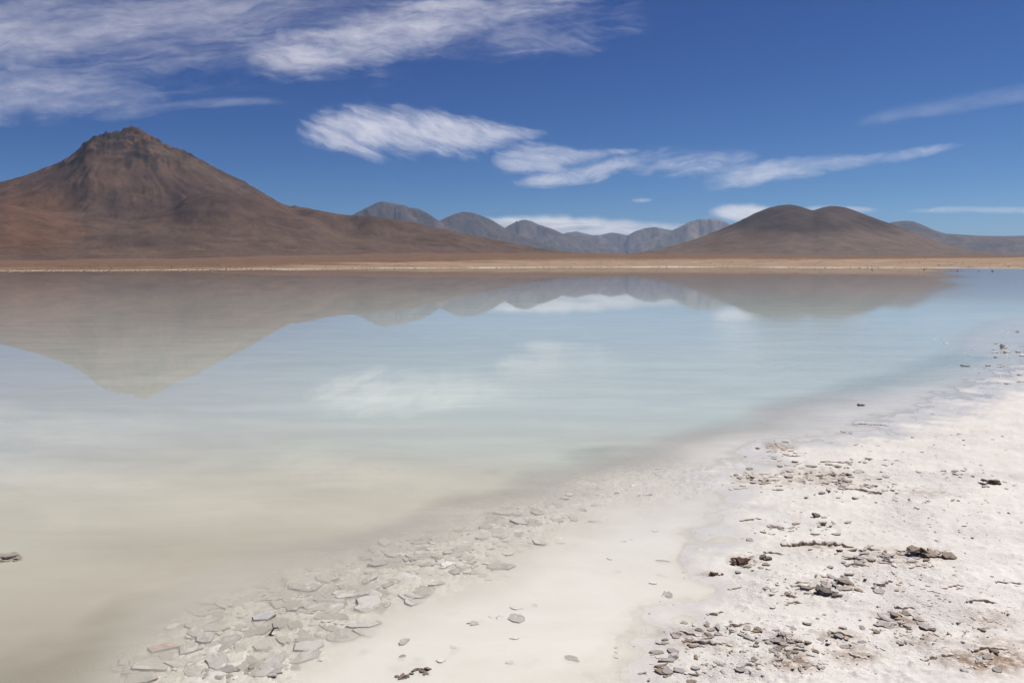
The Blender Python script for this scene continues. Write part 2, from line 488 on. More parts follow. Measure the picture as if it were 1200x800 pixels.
ANG = fan_angles(); ROW = near_rows()
A, R = np.meshgrid(ANG, ROW)
X = R * np.sin(A); Y = R * np.cos(A)
H, DRY, PATCH = shore_height(X, Y)
shore_me = fix_up(grid_mesh('salt_shore', np.stack([X, Y, H], -1), wrap=True))
white = np.array((0.775, 0.73, 0.67)); clay = np.array((0.735, 0.70, 0.63)); bedc = np.array((0.82, 0.785, 0.71))
cc = mixc(bedc, clay, sstep(-0.0018, 0.0008, H))
cc = mixc(cc, white, np.clip(DRY * (0.1 + sstep(0.004, 0.03, base_height(X, Y) + 0.022 * (PATCH - 0.5))), 0, 1))
# brown patches of soil and dried algae on the crust
STAINS = [(1050,737,34,13,.9),(1078,757,38,14,.5),(1155,735,40,16,.45),(920,760,34,14,.7),(930,785,40,14,.8),(985,752,40,8,.6),(1170,790,80,16,.95),
          (1000,775,40,14,.6),(470,786,40,10,.7),(960,560,80,14,.45),(912,523,22,7,.8),(880,562,30,8,.6),(1040,655,80,12,.4),(985,690,40,8,.3),
          (800,742,40,10,.45),(820,757,60,8,.5),(872,660,22,8,.6),(828,673,18,6,.6),(955,642,45,6,.6),(1080,580,40,7,.3),(1180,772,60,18,.5)]
az_, te_ = A, (H - CAM_H) / R
bb = (te_ * CP * np.sqrt(1) / np.ones_like(te_))
stain = np.zeros_like(H)
for (px, py, wx, wy, s) in STAINS:
    sx, sy = on_ground(px, py)
    ex, ey = on_ground(px + wx, py); fx, fy = on_ground(px, py - wy)
    ax = math.hypot(ex - sx, ey - sy); ay = math.hypot(fx - sx, fy - sy)
    d = np.sqrt(((X - sx) / ax) ** 2 + ((Y - sy) / ay) ** 2)
    stain = np.maximum(stain, s * sstep(1.15, 0.2, d + 0.55 * fbm(X * 5, Y * 5, 4, 31)))
damp = sstep(0.0, 0.016, H + 0.006 * fbm(X * 2.3, Y * 2.3, 4, 35))
cc = cc * (0.97 + 0.03 * damp)[..., None]
color_attr(shore_me, 'col', cc)
wet = sstep(0.014, 0.0, H + 0.005 * fbm(X * 3, Y * 3, 4, 36))
color_attr(shore_me, 'mask', np.stack([DRY * (0.35 + 0.65 * PATCH), stain, wet], -1))
shore_me.materials.append(M_SALT)
shore = tag(link('salt_shore', shore_me), 'white salt crust and damp pale clay of the near lake shore', None, kind='structure')

def ground_z(x, y):
    h, _, _ = shore_height(np.array([x]), np.array([y]))
    return float(h[0])

# ------------------------------------------------------------------ far shore, plain
FS_X = [-400, 0, 150, 300, 450, 600, 800, 1000, 1100, 1200, 1600]
FS_Y = [319.5, 318.0, 317.2, 316.2, 314.8, 313.6, 313.1, 313.6, 314.4, 315.2, 316.5]
TAN_Y = [313, 312.6, 311.8, 310.4, 308.6, 306.3, 305.2, 304.4, 303.6, 302.8, 302]
TOP_Y = [306, 305, 303.5, 300.5, 297, 296, 297.5, 299.5, 299.5, 298, 297]
fs_az, fs_t = pix_dir(FS_X, FS_Y)
_, tan_t = pix_dir(FS_X, TAN_Y)
_, top_t = pix_dir(FS_X, TOP_Y)

def plain_height(az, r):
    a = np.where(az > math.pi, az - 2 * math.pi, az)
    a = np.clip(a, -1.2, 1.2)
    D = CAM_H / -np.interp(a, fs_az, fs_t)
    x = r * np.sin(az); y = r * np.cos(az)
    D = D * (1 + 0.17 * fbm(a * 9, a * 0 + 2.2, 4, 41) + 0.03 * fbm(a * 60, a * 0 + 5.1, 3, 42))
    R1 = D * 1.7; R2 = 2600.0
    e0 = -CAM_H / D; e1 = np.interp(a, fs_az, tan_t); e2 = np.interp(a, fs_az, top_t)
    e2 = e2 + 0.0022 * fbm(a * 12, a * 0, 4, 44)
    t1 = np.clip((r - D) / (R1 - D), 0, 1); t2 = np.clip((r - R1) / (R2 - R1), 0, 1)
    e = np.where(r < R1, e0 + (e1 - e0) * t1 ** 0.9, e1 + (e2 - e1) * t2 ** 0.8)
    z = CAM_H + np.minimum(r, R2) * e
    z = np.where(r > R2, z + (np.minimum(r, 9000) - R2) * 0.0015, z)
    under = np.clip((r - D) * 0.01, -0.8, 0)
    z = np.where(r < D, under, z)
    z = z + np.where(r > D, np.clip((r - D) / 400, 0, 1) * (1.2 * fbm(x / 45, y / 45, 4, 46)), 0)
    behind = sstep(1.3, 1.6, np.abs(np.where(az > math.pi, az - 2 * math.pi, az)))
    z = z * (1 - behind) + behind * np.clip((r - 60) * 0.004, -0.5, 20)
    return z, (r - D) / D, D

pang = np.concatenate([np.arange(-0.74, 0.74, 0.003), np.arange(0.74, 2 * math.pi - 0.74, 0.04)])
prow = np.concatenate([np.geomspace(62, 150, 20)[:-1], np.geomspace(150, 900, 190)[:-1], np.geomspace(900, 2700, 60)[:-1], np.geomspace(2700, 60000, 30)])
PA, PR = np.meshgrid(pang, prow)
PZ, PT, PD = plain_height(PA, PR)
PX = PR * np.sin(PA); PY = PR * np.cos(PA)
plain_me = fix_up(grid_mesh('plain', np.stack([PX, PY, PZ], -1), wrap=True))
saltline = np.array((0.60, 0.52, 0.43)); tan = np.array((0.35, 0.25, 0.165)); redbrown = np.array((0.16, 0.092, 0.060)); greybrown = np.array((0.19, 0.125, 0.09))
nz = fbm(PX / 60, PY / 60, 5, 51); nz2 = fbm(PX / 260, PY / 260, 4, 52)
pc = mixc(saltline, tan, sstep(-0.02, 0.10, PT + 0.16 * nz + 0.10 * fbm(PX / 14, PY / 14, 3, 57)))
leftw = sstep(-0.05, -0.45, np.where(PA > math.pi, PA - 2 * math.pi, PA))
pc = mixc(pc, redbrown, sstep(0.5, 1.5, PT + 1.1 * nz2 + 0.5 * nz + 0.45 * leftw) * 0.85)
pc = mixc(pc, greybrown, sstep(3.0, 9.0, PT + 2 * nz2) * 0.6)
pc = mixc(pc, (0.48, 0.40, 0.31), sstep(0.33, 0.5, fbm(PX / 25, PY / 25, 4, 55)) * sstep(1.2, 0.3, PT) * 0.6)
color_attr(plain_me, 'col', pc)
plain_me.materials.append(mat_terrain('plain_soil', 0.05, 0.8, 0.25))
plain = tag(link('desert_plain', plain_me), 'flat tan and reddish brown desert plain beyond the far shore', None, kind='structure')

# ------------------------------------------------------------------ water and the silt hanging in it
wang = np.concatenate([np.arange(-0.74, 0.74, 0.0046), np.arange(0.74, 2 * math.pi - 0.74, 0.05)])
wrow = np.concatenate([ROW[::2][ROW[::2] < 69], np.geomspace(70, 1500, 60)])
WA, WR = np.meshgrid(wang, wrow)
WX = WR * np.sin(WA); WY = WR * np.cos(WA)
nearm = WR < 69
WB = np.full(WX.shape, -0.6)
WB[nearm] = base_height(WX[nearm], WY[nearm])
# colour of the suspended silt: cream in the shallows, olive grey off the left bank, pale turquoise further out
cream = np.array((0.98, 0.955, 0.895)); olive = np.array((0.67, 0.645, 0.535)); turq = np.array((0.72, 0.81, 0.76))
mk = mixc(np.array((0.57, 0.53, 0.435)), olive, sstep(3.9, 6.0, WR + 0.8 * fbm(WX * 0.5, WY * 0.5, 4, 60)))
mk = mixc(mk, mixc(np.array((0.68, 0.70, 0.65)), turq, sstep(-0.5, -0.1, WX / (WR + 1e-3))), sstep(5.6, 9.5, WR + 1.6 * fbm(WX * 0.25, WY * 0.25, 4, 61)))
lat = sstep(-0.38, 0.0, WX / (WR + 1e-3) + 0.1 * fbm(WX / 20, WY / 20, 3, 64))
mk = mixc(mk, mixc(np.array((0.66, 0.655, 0.62)), np.array((0.84, 0.945, 0.93)), lat), sstep(13.0, 26.0, WR))
mk = mixc(mk, mixc(np.array((0.70, 0.66, 0.65)), np.array((0.78, 0.80, 0.85)), lat), sstep(32.0, 60.0, WR))
# the cream shallows lie on the landward side of the belt of sunken plates
bx, by = on_ground([200, 330, 430, 520, 600, 700, 760, 870, 1000, 1200], [880, 800, 738, 700, 665, 600, 560, 514, 474, 420])
blat = WX - np.interp(WY, by[::1][np.argsort(by)], bx[np.argsort(by)])
creamw = sstep(-0.55, 0.35, blat / (0.25 + 0.2 * WR) * 1.3 + 0.35 * fbm(WX * 0.9, WY * 0.9, 4, 62)) * sstep(-0.05, -0.02, WB)
creamw = np.where(WR < 69, creamw, 0)
mk = mixc(mk, np.array((0.78, 0.75, 0.675)), sstep(-0.045, -0.015, WB) * sstep(14, 9, WR))
mk = mixc(mk, cream, creamw)
wind = sstep(-0.1, 0.5, WX / (WR + 1) + 0.25 * fbm(WX * 0.12, WY * 0.3, 4, 63)) * sstep(5, 9, WR)
wind = np.clip(wind, 0, 1) * (1 - 0.95 * sstep(13, 32, WR))
deep = sstep(-0.012, -0.045, WB + 0.008 * fbm(WX * 0.9, WY * 0.9, 4, 66))
thin = np.ones_like(WX)
nm = WR < 30
thin[nm] = 0.7 + 0.3 * sstep(0.0, -0.006, shore_height(WX[nm], WY[nm])[0])
beltw = np.where(WR < 30, belt_weight(WX, WY), 0)
mask = np.stack([wind, np.maximum(deep, 0.72 * creamw) * (1 - 0.75 * beltw), thin * (1 - 0.35 * beltw)], -1)
pxx = WX / (WY + 1e-3)
breeze = sstep(0.50, 0.58, pxx + 0.05 * fbm(WX / 25, WY / 60, 4, 68)) * sstep(25, 60, WR) * (WY > 0)
breeze = np.maximum(breeze, 0.05 * sstep(0.15, 0.5, fbm(WX / 30, WY / 12, 4, 69)) * sstep(20, 60, WR))
def water_sheet(name):
    me = fix_up(grid_mesh(name, np.stack([WX, WY, np.zeros_like(WX)], -1), wrap=True))
    color_attr(me, 'milk', mk); color_attr(me, 'mask', mask)
    a = me.attributes.new('breeze', 'FLOAT', 'POINT'); a.data.foreach_set('value', breeze.reshape(-1).astype(np.float32))
    return me
wme = water_sheet('lake_water'); wme.materials.append(M_WATER)
water = tag(link('lake_water', wme), 'shallow milky salt lake mirroring the mountains and clouds', None, kind='structure')
for i, (z, op) in enumerate([(-0.002, 0.36), (-0.006, 0.40), (-0.011, 0.5), (-0.018, 0.6), (-0.03, 0.85)]):
    sme = wme.copy(); sme.materials.clear(); sme.materials.append(mat_silt(i, op))
    s = link('silt', sme, water); s.location = (0, 0, z); s['kind'] = 'structure'

# ------------------------------------------------------------------ mountains
def profile(t, pts):
    xs = [p[0] for p in pts]; ys = [p[1] for p in pts]
    return np.interp(t, xs, ys)
CONE = [(0, 1.0), (0.09, .84), (0.2, .645), (0.3, .475), (0.4, .34), (0.5, .245), (0.6, .17), (0.72, .10), (0.85, .045), (1.0, 0.0), (1.3, -0.12), (3, -1.2)]
DOME = [(0, 1.0), (0.06, .985), (0.12, .94), (0.2, .84), (0.3, .68), (0.4, .52), (0.5, .385), (0.6, .275), (0.7, .185), (0.82, .10), (0.92, .04), (1.0, 0.0), (1.3, -0.12), (3, -1.2)]
PEAK = [(0, 1.0), (0.15, .82), (0.3, .62), (0.5, .38), (0.7, .18), (0.85, .07), (1.0, 0.0), (1.3, -0.12), (3, -1.2)]

def mountain(name, label, xr, rr, shape, comps, sil, colour, rough=0.06, gully=0.10, scale=1.0, k=45.0, mat=None, warp=0.10, albedo=0.72):
    nx, nr = shape
    a0 = float(pix_dir(xr[0], 300)[0]); a1 = float(pix_dir(xr[1], 300)[0])
    az = np.linspace(a0, a1, nx); r = np.linspace(rr[0], rr[1], nr)
    AZ, RR = np.meshgrid(az, r)
    x = RR * np.sin(AZ); y = RR * np.cos(AZ)
    L = 900.0 * scale
    wx = x + warp * 2.2 * L * fbm(x / L, y / L, 4, 71); wy = y + warp * 2.2 * L * fbm(x / L, y / L, 4, 77)
    acc = np.zeros_like(x)
    hs = []
    for (px, py, D, rad, prof, ell) in comps:
        ca, ct = pix_dir(px, py)
        cx = D * math.sin(ca); cy = D * math.cos(ca); ht = CAM_H + D * float(ct)
        dx = wx - cx; dy = wy - cy
        # local axes: across the view and along it
        u = dx * math.cos(ca) - dy * math.sin(ca); v = dx * math.sin(ca) + dy * math.cos(ca)
        rho = np.hypot(u / (rad * ell[0] if True else 1), v / (rad * ell[1]))
        rho = np.where(u < 0, np.hypot(u / (rad * ell[2]), v / (rad * ell[1])), rho)
        th = np.arctan2(v, u)
        hh = ht * profile(rho, prof)
        # radial gullies that deepen down the flank and die out on the apron
        g = ridged(np.cos(th) * 2.6 + rho * 0.6, np.sin(th) * 2.6 + rho * 0.6, 5, 81, 0.55)
        g2 = ridged(np.cos(th) * 7 + rho, np.sin(th) * 7 - rho, 4, 85, 0.55)
        w = np.clip(rho * 4, 0, 1) * np.clip((0.95 - rho) * 1.6, 0, 1)
        hh = hh - ht * gully * (0.3 if prof is DOME else 1.0) * w * ((1 - g) * 1.0 + (1 - g2) * 0.2)
        hs.append(hh)
    hs = np.array(hs); mxh = hs.max(0)
    h = mxh + k * np.log(np.exp((hs - mxh) / k).sum(0))
    top = comps[0]; ht0 = CAM_H + top[2] * float(pix_dir(top[0], top[1])[1])
    rel = np.clip(h / ht0, 0, 1.2)
    crag = ridged(x / (130 * scale), y / (210 * scale), 5, 91, 0.6) - 0.62
    h = h + ht0 * rough * (0.10 + 0.90 * sstep(0.66, 0.88, rel)) * sstep(0.1, 0.4, rel) * crag
    h = h + ht0 * (0.008 if scale < 1.5 else 0.032) * fbm(x / (90 * scale), y / (90 * scale), 5, 95, 0.6)
    # bring the skyline to the measured one
    if sil:
        sa, st = pix_dir([p[0] for p in sil], [p[1] for p in sil])
        tgt = np.interp(az, sa, st)
        act = ((h - CAM_H) / RR).max(0)
        f = np.clip(tgt / np.maximum(act, 1e-4), 0.35, 2.5)
        w = max(3, int(nx * 0.006) * 2 + 1)
        fp = np.pad(f, w // 2, mode='edge')
        f = np.convolve(fp, np.ones(w) / w, mode='valid')
        h = np.where(h > 0, h * f[None, :], h)
    h = np.maximum(h, -30) - 6
    me = fix_up(grid_mesh(name, np.stack([x, y, h], -1)))
    gz, gx = np.gradient(h, r, axis=0), np.gradient(h, axis=1) / (RR * (az[1] - az[0]))
    slope = np.hypot(gz, gx)
    ctx = dict(x=x, y=y, h=h, rel=h / ht0, slope=slope, az=AZ, r=RR, crag=crag, gx=gx)
    color_attr(me, 'col', np.clip(colour(ctx) * albedo, 0.01, 1))
    me.materials.append(mat)
    return tag(link(name, me), label, None, kind='structure')

def pxs(ctx, px, py, wx, wy, seed=0, wob=0.35):
    """soft patch of rock colour round the place on the slope that the photo shows at px, py"""
    ca, ct = pix_dir(px, py); cb, cd = pix_dir(px + wx, py - wy)
    t = (ctx['h'] - CAM_H) / ctx['r']
    d = np.hypot((ctx['az'] - ca) / (cb - ca), (t - ct) / (cd - ct))
    return sstep(1.2, 0.4, d + wob * fbm(ctx['x'] / 500, ctx['y'] / 500, 4, 101 + seed))

M_NEARROCK = mat_terrain('volcano_rock', 0.008, 7.0, 0.26)
M_HILL = mat_terrain('hill_soil', 0.008, 6.0, 0.24)
M_FARROCK = mat_terrain('far_rock', 0.002, 16.0, 0.22)

def col_volcano(c):
    n = fbm(c['x'] / 420, c['y'] / 420, 5, 111); n2 = fbm(c['x'] / 130, c['y'] / 130, 4, 112)
    o = mixc((0.162, 0.098, 0.068), (0.125, 0.078, 0.062), sstep(-0.3, 0.4, n))
    o = mixc(o, (0.20, 0.135, 0.097), sstep(0.42, 0.08, c['rel'] + 0.15 * n) * 0.8)                 # dusty apron
    o = mixc(o, (0.215, 0.105, 0.055), pxs(c, 30, 262, 75, 45, 1) * 0.6)                            # reddish spur
    o = mixc(o, (0.20, 0.10, 0.055), pxs(c, 185, 163, 45, 18, 2) * 0.55)                              # sunlit orange side of the summit, painted into the rock colour
    o = mixc(o, (0.088, 0.055, 0.052), pxs(c, 245, 232, 60, 26, 3, 0.7) * 0.6)                           # dark purplish dome
    o = mixc(o, (0.095, 0.066, 0.058), pxs(c, 130, 240, 40, 20, 4) * 0.6)
    o = mixc(o, (0.085, 0.062, 0.052), pxs(c, 170, 281, 70, 9, 5) * 0.6)
    o = mixc(o, (0.10, 0.07, 0.055), pxs(c, 440, 257, 40, 8, 6) * 0.5)
    o = mixc(o, (0.045, 0.034, 0.032), sstep(0.66, 0.80, c['rel'] + 0.10 * n2) * sstep(-0.05, 0.12, -c['crag'] + 0.3 * n2) * 0.85)   # bare crags
    o = mixc(o, (0.05, 0.037, 0.034), sstep(0.80, 1.0, c['slope']) * sstep(0.5, 0.7, c['rel']) * 0.8)
    for (px, py, wx, wy) in ((113, 161, 13, 5), (127, 158, 12, 4), (142, 160, 13, 4), (138, 171, 12, 6), (171, 184, 5, 13), (181, 195, 4, 10), (160, 176, 6, 11), (150, 190, 4, 10), (120, 172, 8, 6), (222, 180, 14, 4)):
        o = mixc(o, (0.042, 0.032, 0.031), pxs(c, px, py, wx, wy, px, 0.8) * 0.8)                    # dark outcrops below the summit
    for t in np.linspace(0, 1, 9):
        o = mixc(o, (0.20, 0.145, 0.105), pxs(c, 178 + 110 * t, 172 + 52 * t, 11, 5, 20, 0.6) * 0.5)  # pale scree along the ridge
    return o * (1 + 0.14 * n2[..., None])

vol = mountain('mountain', 'large brown volcano with a rocky summit and reddish lower slopes', (-330, 780), (3300, 9800), (760, 330),
    [(155, 147, 7000, 3600, CONE, (1.0, 0.95, 1.25)),
     (118, 158, 6950, 1500, CONE, (1, 1, 1.2)),
     (252, 231, 5600, 1500, DOME, (1.2, 1.0, 0.9)),
     (-10, 226, 5600, 1500, DOME, (1.0, 1.2, 1.4)),
     (160, 277, 4300, 620, DOME, (1.5, 0.8, 1.4)),
     (345, 243, 6900, 1500, CONE, (1.0, 1.0, 0.8)),
     (395, 249, 6600, 1300, DOME, (1.1, 1.1, 1.0)),
     (455, 256, 6400, 1300, DOME, (1.4, 1.0, 1.0)),
     (530, 270, 6000, 1200, DOME, (1.4, 0.9, 1.0)),
     (330, 285, 4700, 900, DOME, (1.6, .8, 1.2))],
    [(-330, 285), (-200, 262), (-80, 236), (0, 212), (25, 206), (45, 198.5), (70, 189), (85, 180), (95, 170), (104, 161), (115, 157.5), (130, 153.5), (140, 152),
     (148, 149), (156, 146.5), (163, 149.5), (172, 155), (185, 162), (200, 171.5), (208, 173), (216, 175), (230, 183), (248, 193), (265, 202), (285, 211), (305, 223), (325, 235),
     (335, 239.5), (347, 241), (362, 243), (380, 247), (400, 250.5), (418, 252), (432, 251), (445, 253.5), (460, 256), (480, 258.5), (505, 265), (535, 271), (565, 277), (600, 284), (640, 291), (690, 297), (780, 301)],
    col_volcano, rough=0.10, gully=0.065, k=30.0, mat=M_NEARROCK, albedo=0.66)

def col_dome(c):
    n = fbm(c['x'] / 600, c['y'] / 600, 5, 121); n2 = fbm(c['x'] / 160, c['y'] / 160, 4, 122)
    o = mixc((0.25, 0.175, 0.13), (0.105, 0.068, 0.056), sstep(0.40, 0.60, c['rel'] + 0.16 * n))
    o = mixc(o, (0.15, 0.105, 0.08), pxs(c, 985, 256, 26, 10, 7) * 0.7)
    o = mixc(o, (0.19, 0.115, 0.072), pxs(c, 860, 285, 60, 14, 8) * 0.5)
    return o * (1 + 0.12 * n2[..., None])

hill = mountain('mountain', 'smooth dark brown hill with two rounded summits beyond the plain', (640, 1330), (5200, 12500), (420, 220),
    [(925, 239, 9000, 2350, DOME, (1.0, 1.0, 1.0)), (985, 241, 9300, 2300, DOME, (1.0, 1.0, .9)), (1050, 272, 9000, 1700, DOME, (1.3, 1, 1)), (820, 284, 8400, 1400, DOME, (1, 1, 1.3))],
    [(640, 303), (700, 300), (745, 296), (780, 289), (810, 281), (840, 270), (865, 259), (885, 249), (900, 243), (913, 240), (926, 238.8), (938, 241), (947, 244.5), (954, 246), (960, 243.5),
     (968, 241.3), (978, 240.6), (990, 242), (1002, 246), (1020, 253), (1040, 260), (1062, 269), (1085, 277), (1110, 286), (1140, 293), (1180, 297), (1330, 302)],
    col_dome, rough=0.01, gully=0.05, k=70.0, mat=M_HILL, albedo=0.62)

def far_col(base, light, dark, seed):
    def f(c):
        n = fbm(c['x'] / 900, c['y'] / 900, 5, seed); n2 = fbm(c['x'] / 250, c['y'] / 250, 4, seed + 5)
        o = mixc(base, light, sstep(-0.1, 0.35, n + 0.6 * n2))
        o = mixc(o, np.asarray(light) * 1.35, sstep(0.05, 0.35, n2 - 0.2 * n) * 0.6)
        o = mixc(o, dark, sstep(0.05, 0.5, -n + 0.4 * n2 + 0.3 * (c['rel'] - 0.6)))
        return o
    return f

mountain('mountain', 'grey and pinkish craggy mountain rising behind the volcano shoulder', (340, 620), (19500, 29250), (300, 170),
    [(450, 236, 24000, 3600, PEAK, (1, 1, 1)), (480, 242, 24450, 2850, PEAK, (1.2, 1, 1)), (425, 247, 23700, 2250, PEAK, (1, 1, 1))],
    [(340, 292), (380, 272), (410, 253), (420, 248), (432, 242), (441, 237.5), (448, 235.5), (458, 237.5), (468, 239.5), (474, 240), (480, 243), (490, 244), (500, 249), (512, 257), (530, 266), (560, 280), (620, 296)],
    far_col((0.14, 0.10, 0.085), (0.23, 0.155, 0.12), (0.085, 0.068, 0.066), 131), rough=0.11, gully=0.08, scale=2.7, k=40, mat=M_FARROCK, albedo=0.52)
mountain('mountain', 'dark pointed mountain between the craggy grey one and the small blue one', (450, 700), (21750, 30750), (260, 150),
    [(545, 248, 26250, 3450, PEAK, (1.1, 1, 1)), (560, 252, 26550, 2250, PEAK, (1.1, 1, 1))],
    [(450, 294), (490, 277), (510, 261), (522, 255), (534, 250), (542, 248), (552, 248.8), (560, 251), (575, 257), (590, 266), (610, 276), (650, 290), (700, 298)],
    far_col((0.125, 0.092, 0.08), (0.17, 0.12, 0.098), (0.085, 0.067, 0.064), 141), rough=0.08, gully=0.08, scale=2.7, k=40, mat=M_FARROCK, albedo=0.52)
mountain('mountain', 'small dark blue mountain with a rounded top before the cloud bank', (540, 800), (26250, 36000), (260, 150),
    [(617, 258, 30750, 3900, PEAK, (1.2, 1, 1)), (600, 262, 30450, 1950, PEAK, (1, 1, 1))],
    [(540, 292), (570, 276), (590, 268), (598, 263), (606, 259), (614, 257.3), (622, 258.5), (630, 262.5), (645, 267), (658, 273), (680, 279), (710, 286), (760, 294), (800, 298)],
    far_col((0.12, 0.095, 0.085), (0.16, 0.12, 0.10), (0.085, 0.07, 0.068), 151), rough=0.08, gully=0.08, scale=3.0, k=40, mat=M_FARROCK, albedo=0.88)
mountain('mountain', 'low jagged line of hazy blue peaks under the cloud bank', (600, 860), (33000, 46500), (330, 150),
    [(678, 271, 39000, 3000, PEAK, (1, 1, 1)), (720, 272, 39750, 3000, PEAK, (1, 1, 1)), (765, 266, 39000, 3600, PEAK, (1.1, 1, 1.3)), (640, 278, 38250, 2550, PEAK, (1, 1, 1)), (800, 268, 39750, 3300, PEAK, (1, 1, 1))],
    [(600, 290), (630, 280), (650, 277), (664, 272.5), (676, 271), (684, 273), (694, 275.5), (705, 275), (716, 272.3), (724, 273.2), (735, 275.5), (745, 270.5), (757, 267), (768, 265.8), (778, 268), (786, 269.5), (800, 270), (830, 276), (860, 284)],
    far_col((0.14, 0.105, 0.09), (0.19, 0.14, 0.11), (0.10, 0.08, 0.075), 161), rough=0.09, gully=0.08, scale=3.6, k=50, mat=M_FARROCK, albedo=0.88)
mountain('mountain', 'pale rocky mountain with a flat crest next to the double hill', (730, 960), (30750, 42750), (260, 150),
    [(822, 256, 36000, 3750, PEAK, (1.2, 1, 1)), (840, 258, 36300, 2550, PEAK, (1.2, 1, 1)), (800, 264, 35700, 2700, PEAK, (1, 1, 1.2))],
    [(730, 292), (760, 281), (785, 271), (798, 265), (808, 259.5), (818, 257), (828, 256.5), (836, 256), (844, 257.5), (850, 260), (858, 264), (880, 274), (910, 286), (960, 296)],
    far_col((0.17, 0.13, 0.105), (0.30, 0.23, 0.18), (0.11, 0.09, 0.08), 171), rough=0.11, gully=0.08, scale=3.0, k=40, mat=M_FARROCK, albedo=0.88)
mountain('mountain', 'long brownish ridge trailing off behind the far flank of the double hill', (960, 1500), (18000, 29250), (330, 150),
    [(1068, 259, 23250, 3450, DOME, (1.2, 1, 1)), (1150, 276, 23250, 3750, DOME, (1.6, 1, 1)), (1260, 275, 23700, 4500, DOME, (1.6, 1, 1)), (1400, 279, 24000, 3750, DOME, (1.5, 1, 1))],
    [(960, 290), (1000, 276), (1030, 264), (1045, 260), (1060, 258.3), (1070, 259), (1082, 263.5), (1095, 269.5), (1108, 273.5), (1125, 274.5), (1150, 276), (1180, 276.3), (1210, 275.5), (1280, 277), (1400, 281), (1500, 287)],
    far_col((0.135, 0.10, 0.085), (0.19, 0.14, 0.11), (0.10, 0.077, 0.07), 181), rough=0.012, gully=0.06, scale=2.7, k=40, mat=M_HILL)

# ------------------------------------------------------------------ haze in the air
hz = bpy.data.meshes.new('haze')
bm = bmesh.new(); bmesh.ops.create_cube(bm, size=1.0); bm.to_mesh(hz); bm.free()
haze = link('haze', hz)
haze.scale = (126000, 126000, 2250); haze.location = (0, 0, 2250 / 2 - 40)
hm, hnt, hout = new_mat('haze_air')
pv = hnt.nodes.new('ShaderNodeVolumePrincipled')
pv.inputs['Color'].default_value = (0.60, 0.77, 1.0, 1)
pv.inputs['Density'].default_value = 1.8e-5
pv.inputs['Anisotropy'].default_value = 0.2
hnt.links.new(pv.outputs[0], hout.inputs['Volume'])
hz.materials.append(hm)
tag(haze, 'thin blue haze in the air over the plain', None, kind='stuff')

# ------------------------------------------------------------------ clouds: thin sheets of ice high above the plain
M_CLOUD = mat_cloud()
def cloud(label, alt, line, opac=0.8, amp=1.0, shear=0.0, stretch=1.0, name='cloud', group=None, seed=0):
    """line: (px, py, half width above, half width below, density) along the cloud"""
    L = np.array(line, float)
    seg = np.hypot(np.diff(L[:, 0]), np.diff(L[:, 1])); s = np.concatenate([[0], np.cumsum(seg)])
    n = max(16, int(s[-1] / 5)); m = 25
    t = np.linspace(0, s[-1], n)
    def smooth(v):
        o = np.interp(t, s, v); w = max(3, n // 12 * 2 + 1)
        return np.convolve(np.pad(o, w // 2, mode='edge'), np.ones(w) / w, mode='valid')
    cx, cy, up, dn, de = [smooth(L[:, i]) for i in range(5)]
    tx = np.gradient(cx); ty = np.gradient(cy); q = np.hypot(tx, ty); nxv, nyv = ty / q, -tx / q       # towards the top of the picture
    v = np.linspace(-1, 1, m)
    wob = 1 + 0.35 * fbm(t / 30, t * 0 + seed, 4, 201 + seed); wob2 = 1 + 0.35 * fbm(t / 30, t * 0 + seed, 4, 231 + seed)
    off = np.where(v[:, None] > 0, v[:, None] * (up * wob)[None], v[:, None] * (dn * wob2)[None]) * 1.55
    PXm = cx[None] + nxv[None] * off; PYm = cy[None] + nyv[None] * off
    PYm = np.minimum(PYm, 300)
    az, te = pix_dir(PXm, PYm)
    r = (alt - CAM_H) / np.maximum(te, 0.008)
    z = alt * (1 + 0.0 * r) + 60 * fbm(PXm / 60, PYm / 60, 3, 251)
    P = np.stack([r * np.sin(az), r * np.cos(az), z], -1)
    me = fix_up(grid_mesh(name, P))
    ends = np.minimum(np.clip(t / (0.16 * s[-1]), 0, 1), np.clip((s[-1] - t) / (0.16 * s[-1]), 0, 1))
    dens = (1 - v[:, None] ** 2) ** 1.9 * (de * ends ** 0.7)[None] * 1.3
    color_attr(me, 'mask', np.stack([dens, np.full_like(dens, opac), np.full_like(dens, amp)], -1))
    fl = np.stack([(t[None] + off * 0) / 100 * stretch + seed * 3.3, off / 100 * 1.0 + shear * t[None] / 100 + seed, np.full_like(off, seed * 1.7)], -1)
    a = me.attributes.new('flow', 'FLOAT_VECTOR', 'POINT'); a.data.foreach_set('vector', fl.reshape(-1).astype(np.float32))
    me.materials.append(M_CLOUD)
    return tag(link(name, me), label, 'cloud', group)

HI = 9500
cloud('thin bluish veil of high cirrus spread behind the brighter plumes', 10800, [(-260, 40, 110, 90, .5), (-60, 50, 110, 85, .6), (120, 48, 100, 70, .6), (300, 36, 80, 60, .6), (480, 24, 70, 55, .55), (640, 16, 60, 50, .5), (800, -10, 50, 40, .3)], 0.26, 0.9, stretch=0.7, seed=21)
cloud('broad faint veil of cirrus along the top of the sky above the volcano', HI, [(-220, 50, 60, 50, .85), (-60, 40, 60, 46, .9), (60, 34, 52, 42, .85), (180, 28, 44, 36, .7), (290, 12, 36, 30, .55), (420, -20, 40, 30, .4)], 0.36, 0.6, seed=1)
cloud('streaky cirrus band hanging just above the volcano summit', HI, [(-220, 125, 40, 34, .9), (-60, 118, 36, 30, .9), (50, 112, 30, 27, .8), (140, 112, 24, 22, .6), (215, 118, 16, 14, .45)], 0.36, 0.65, seed=2)
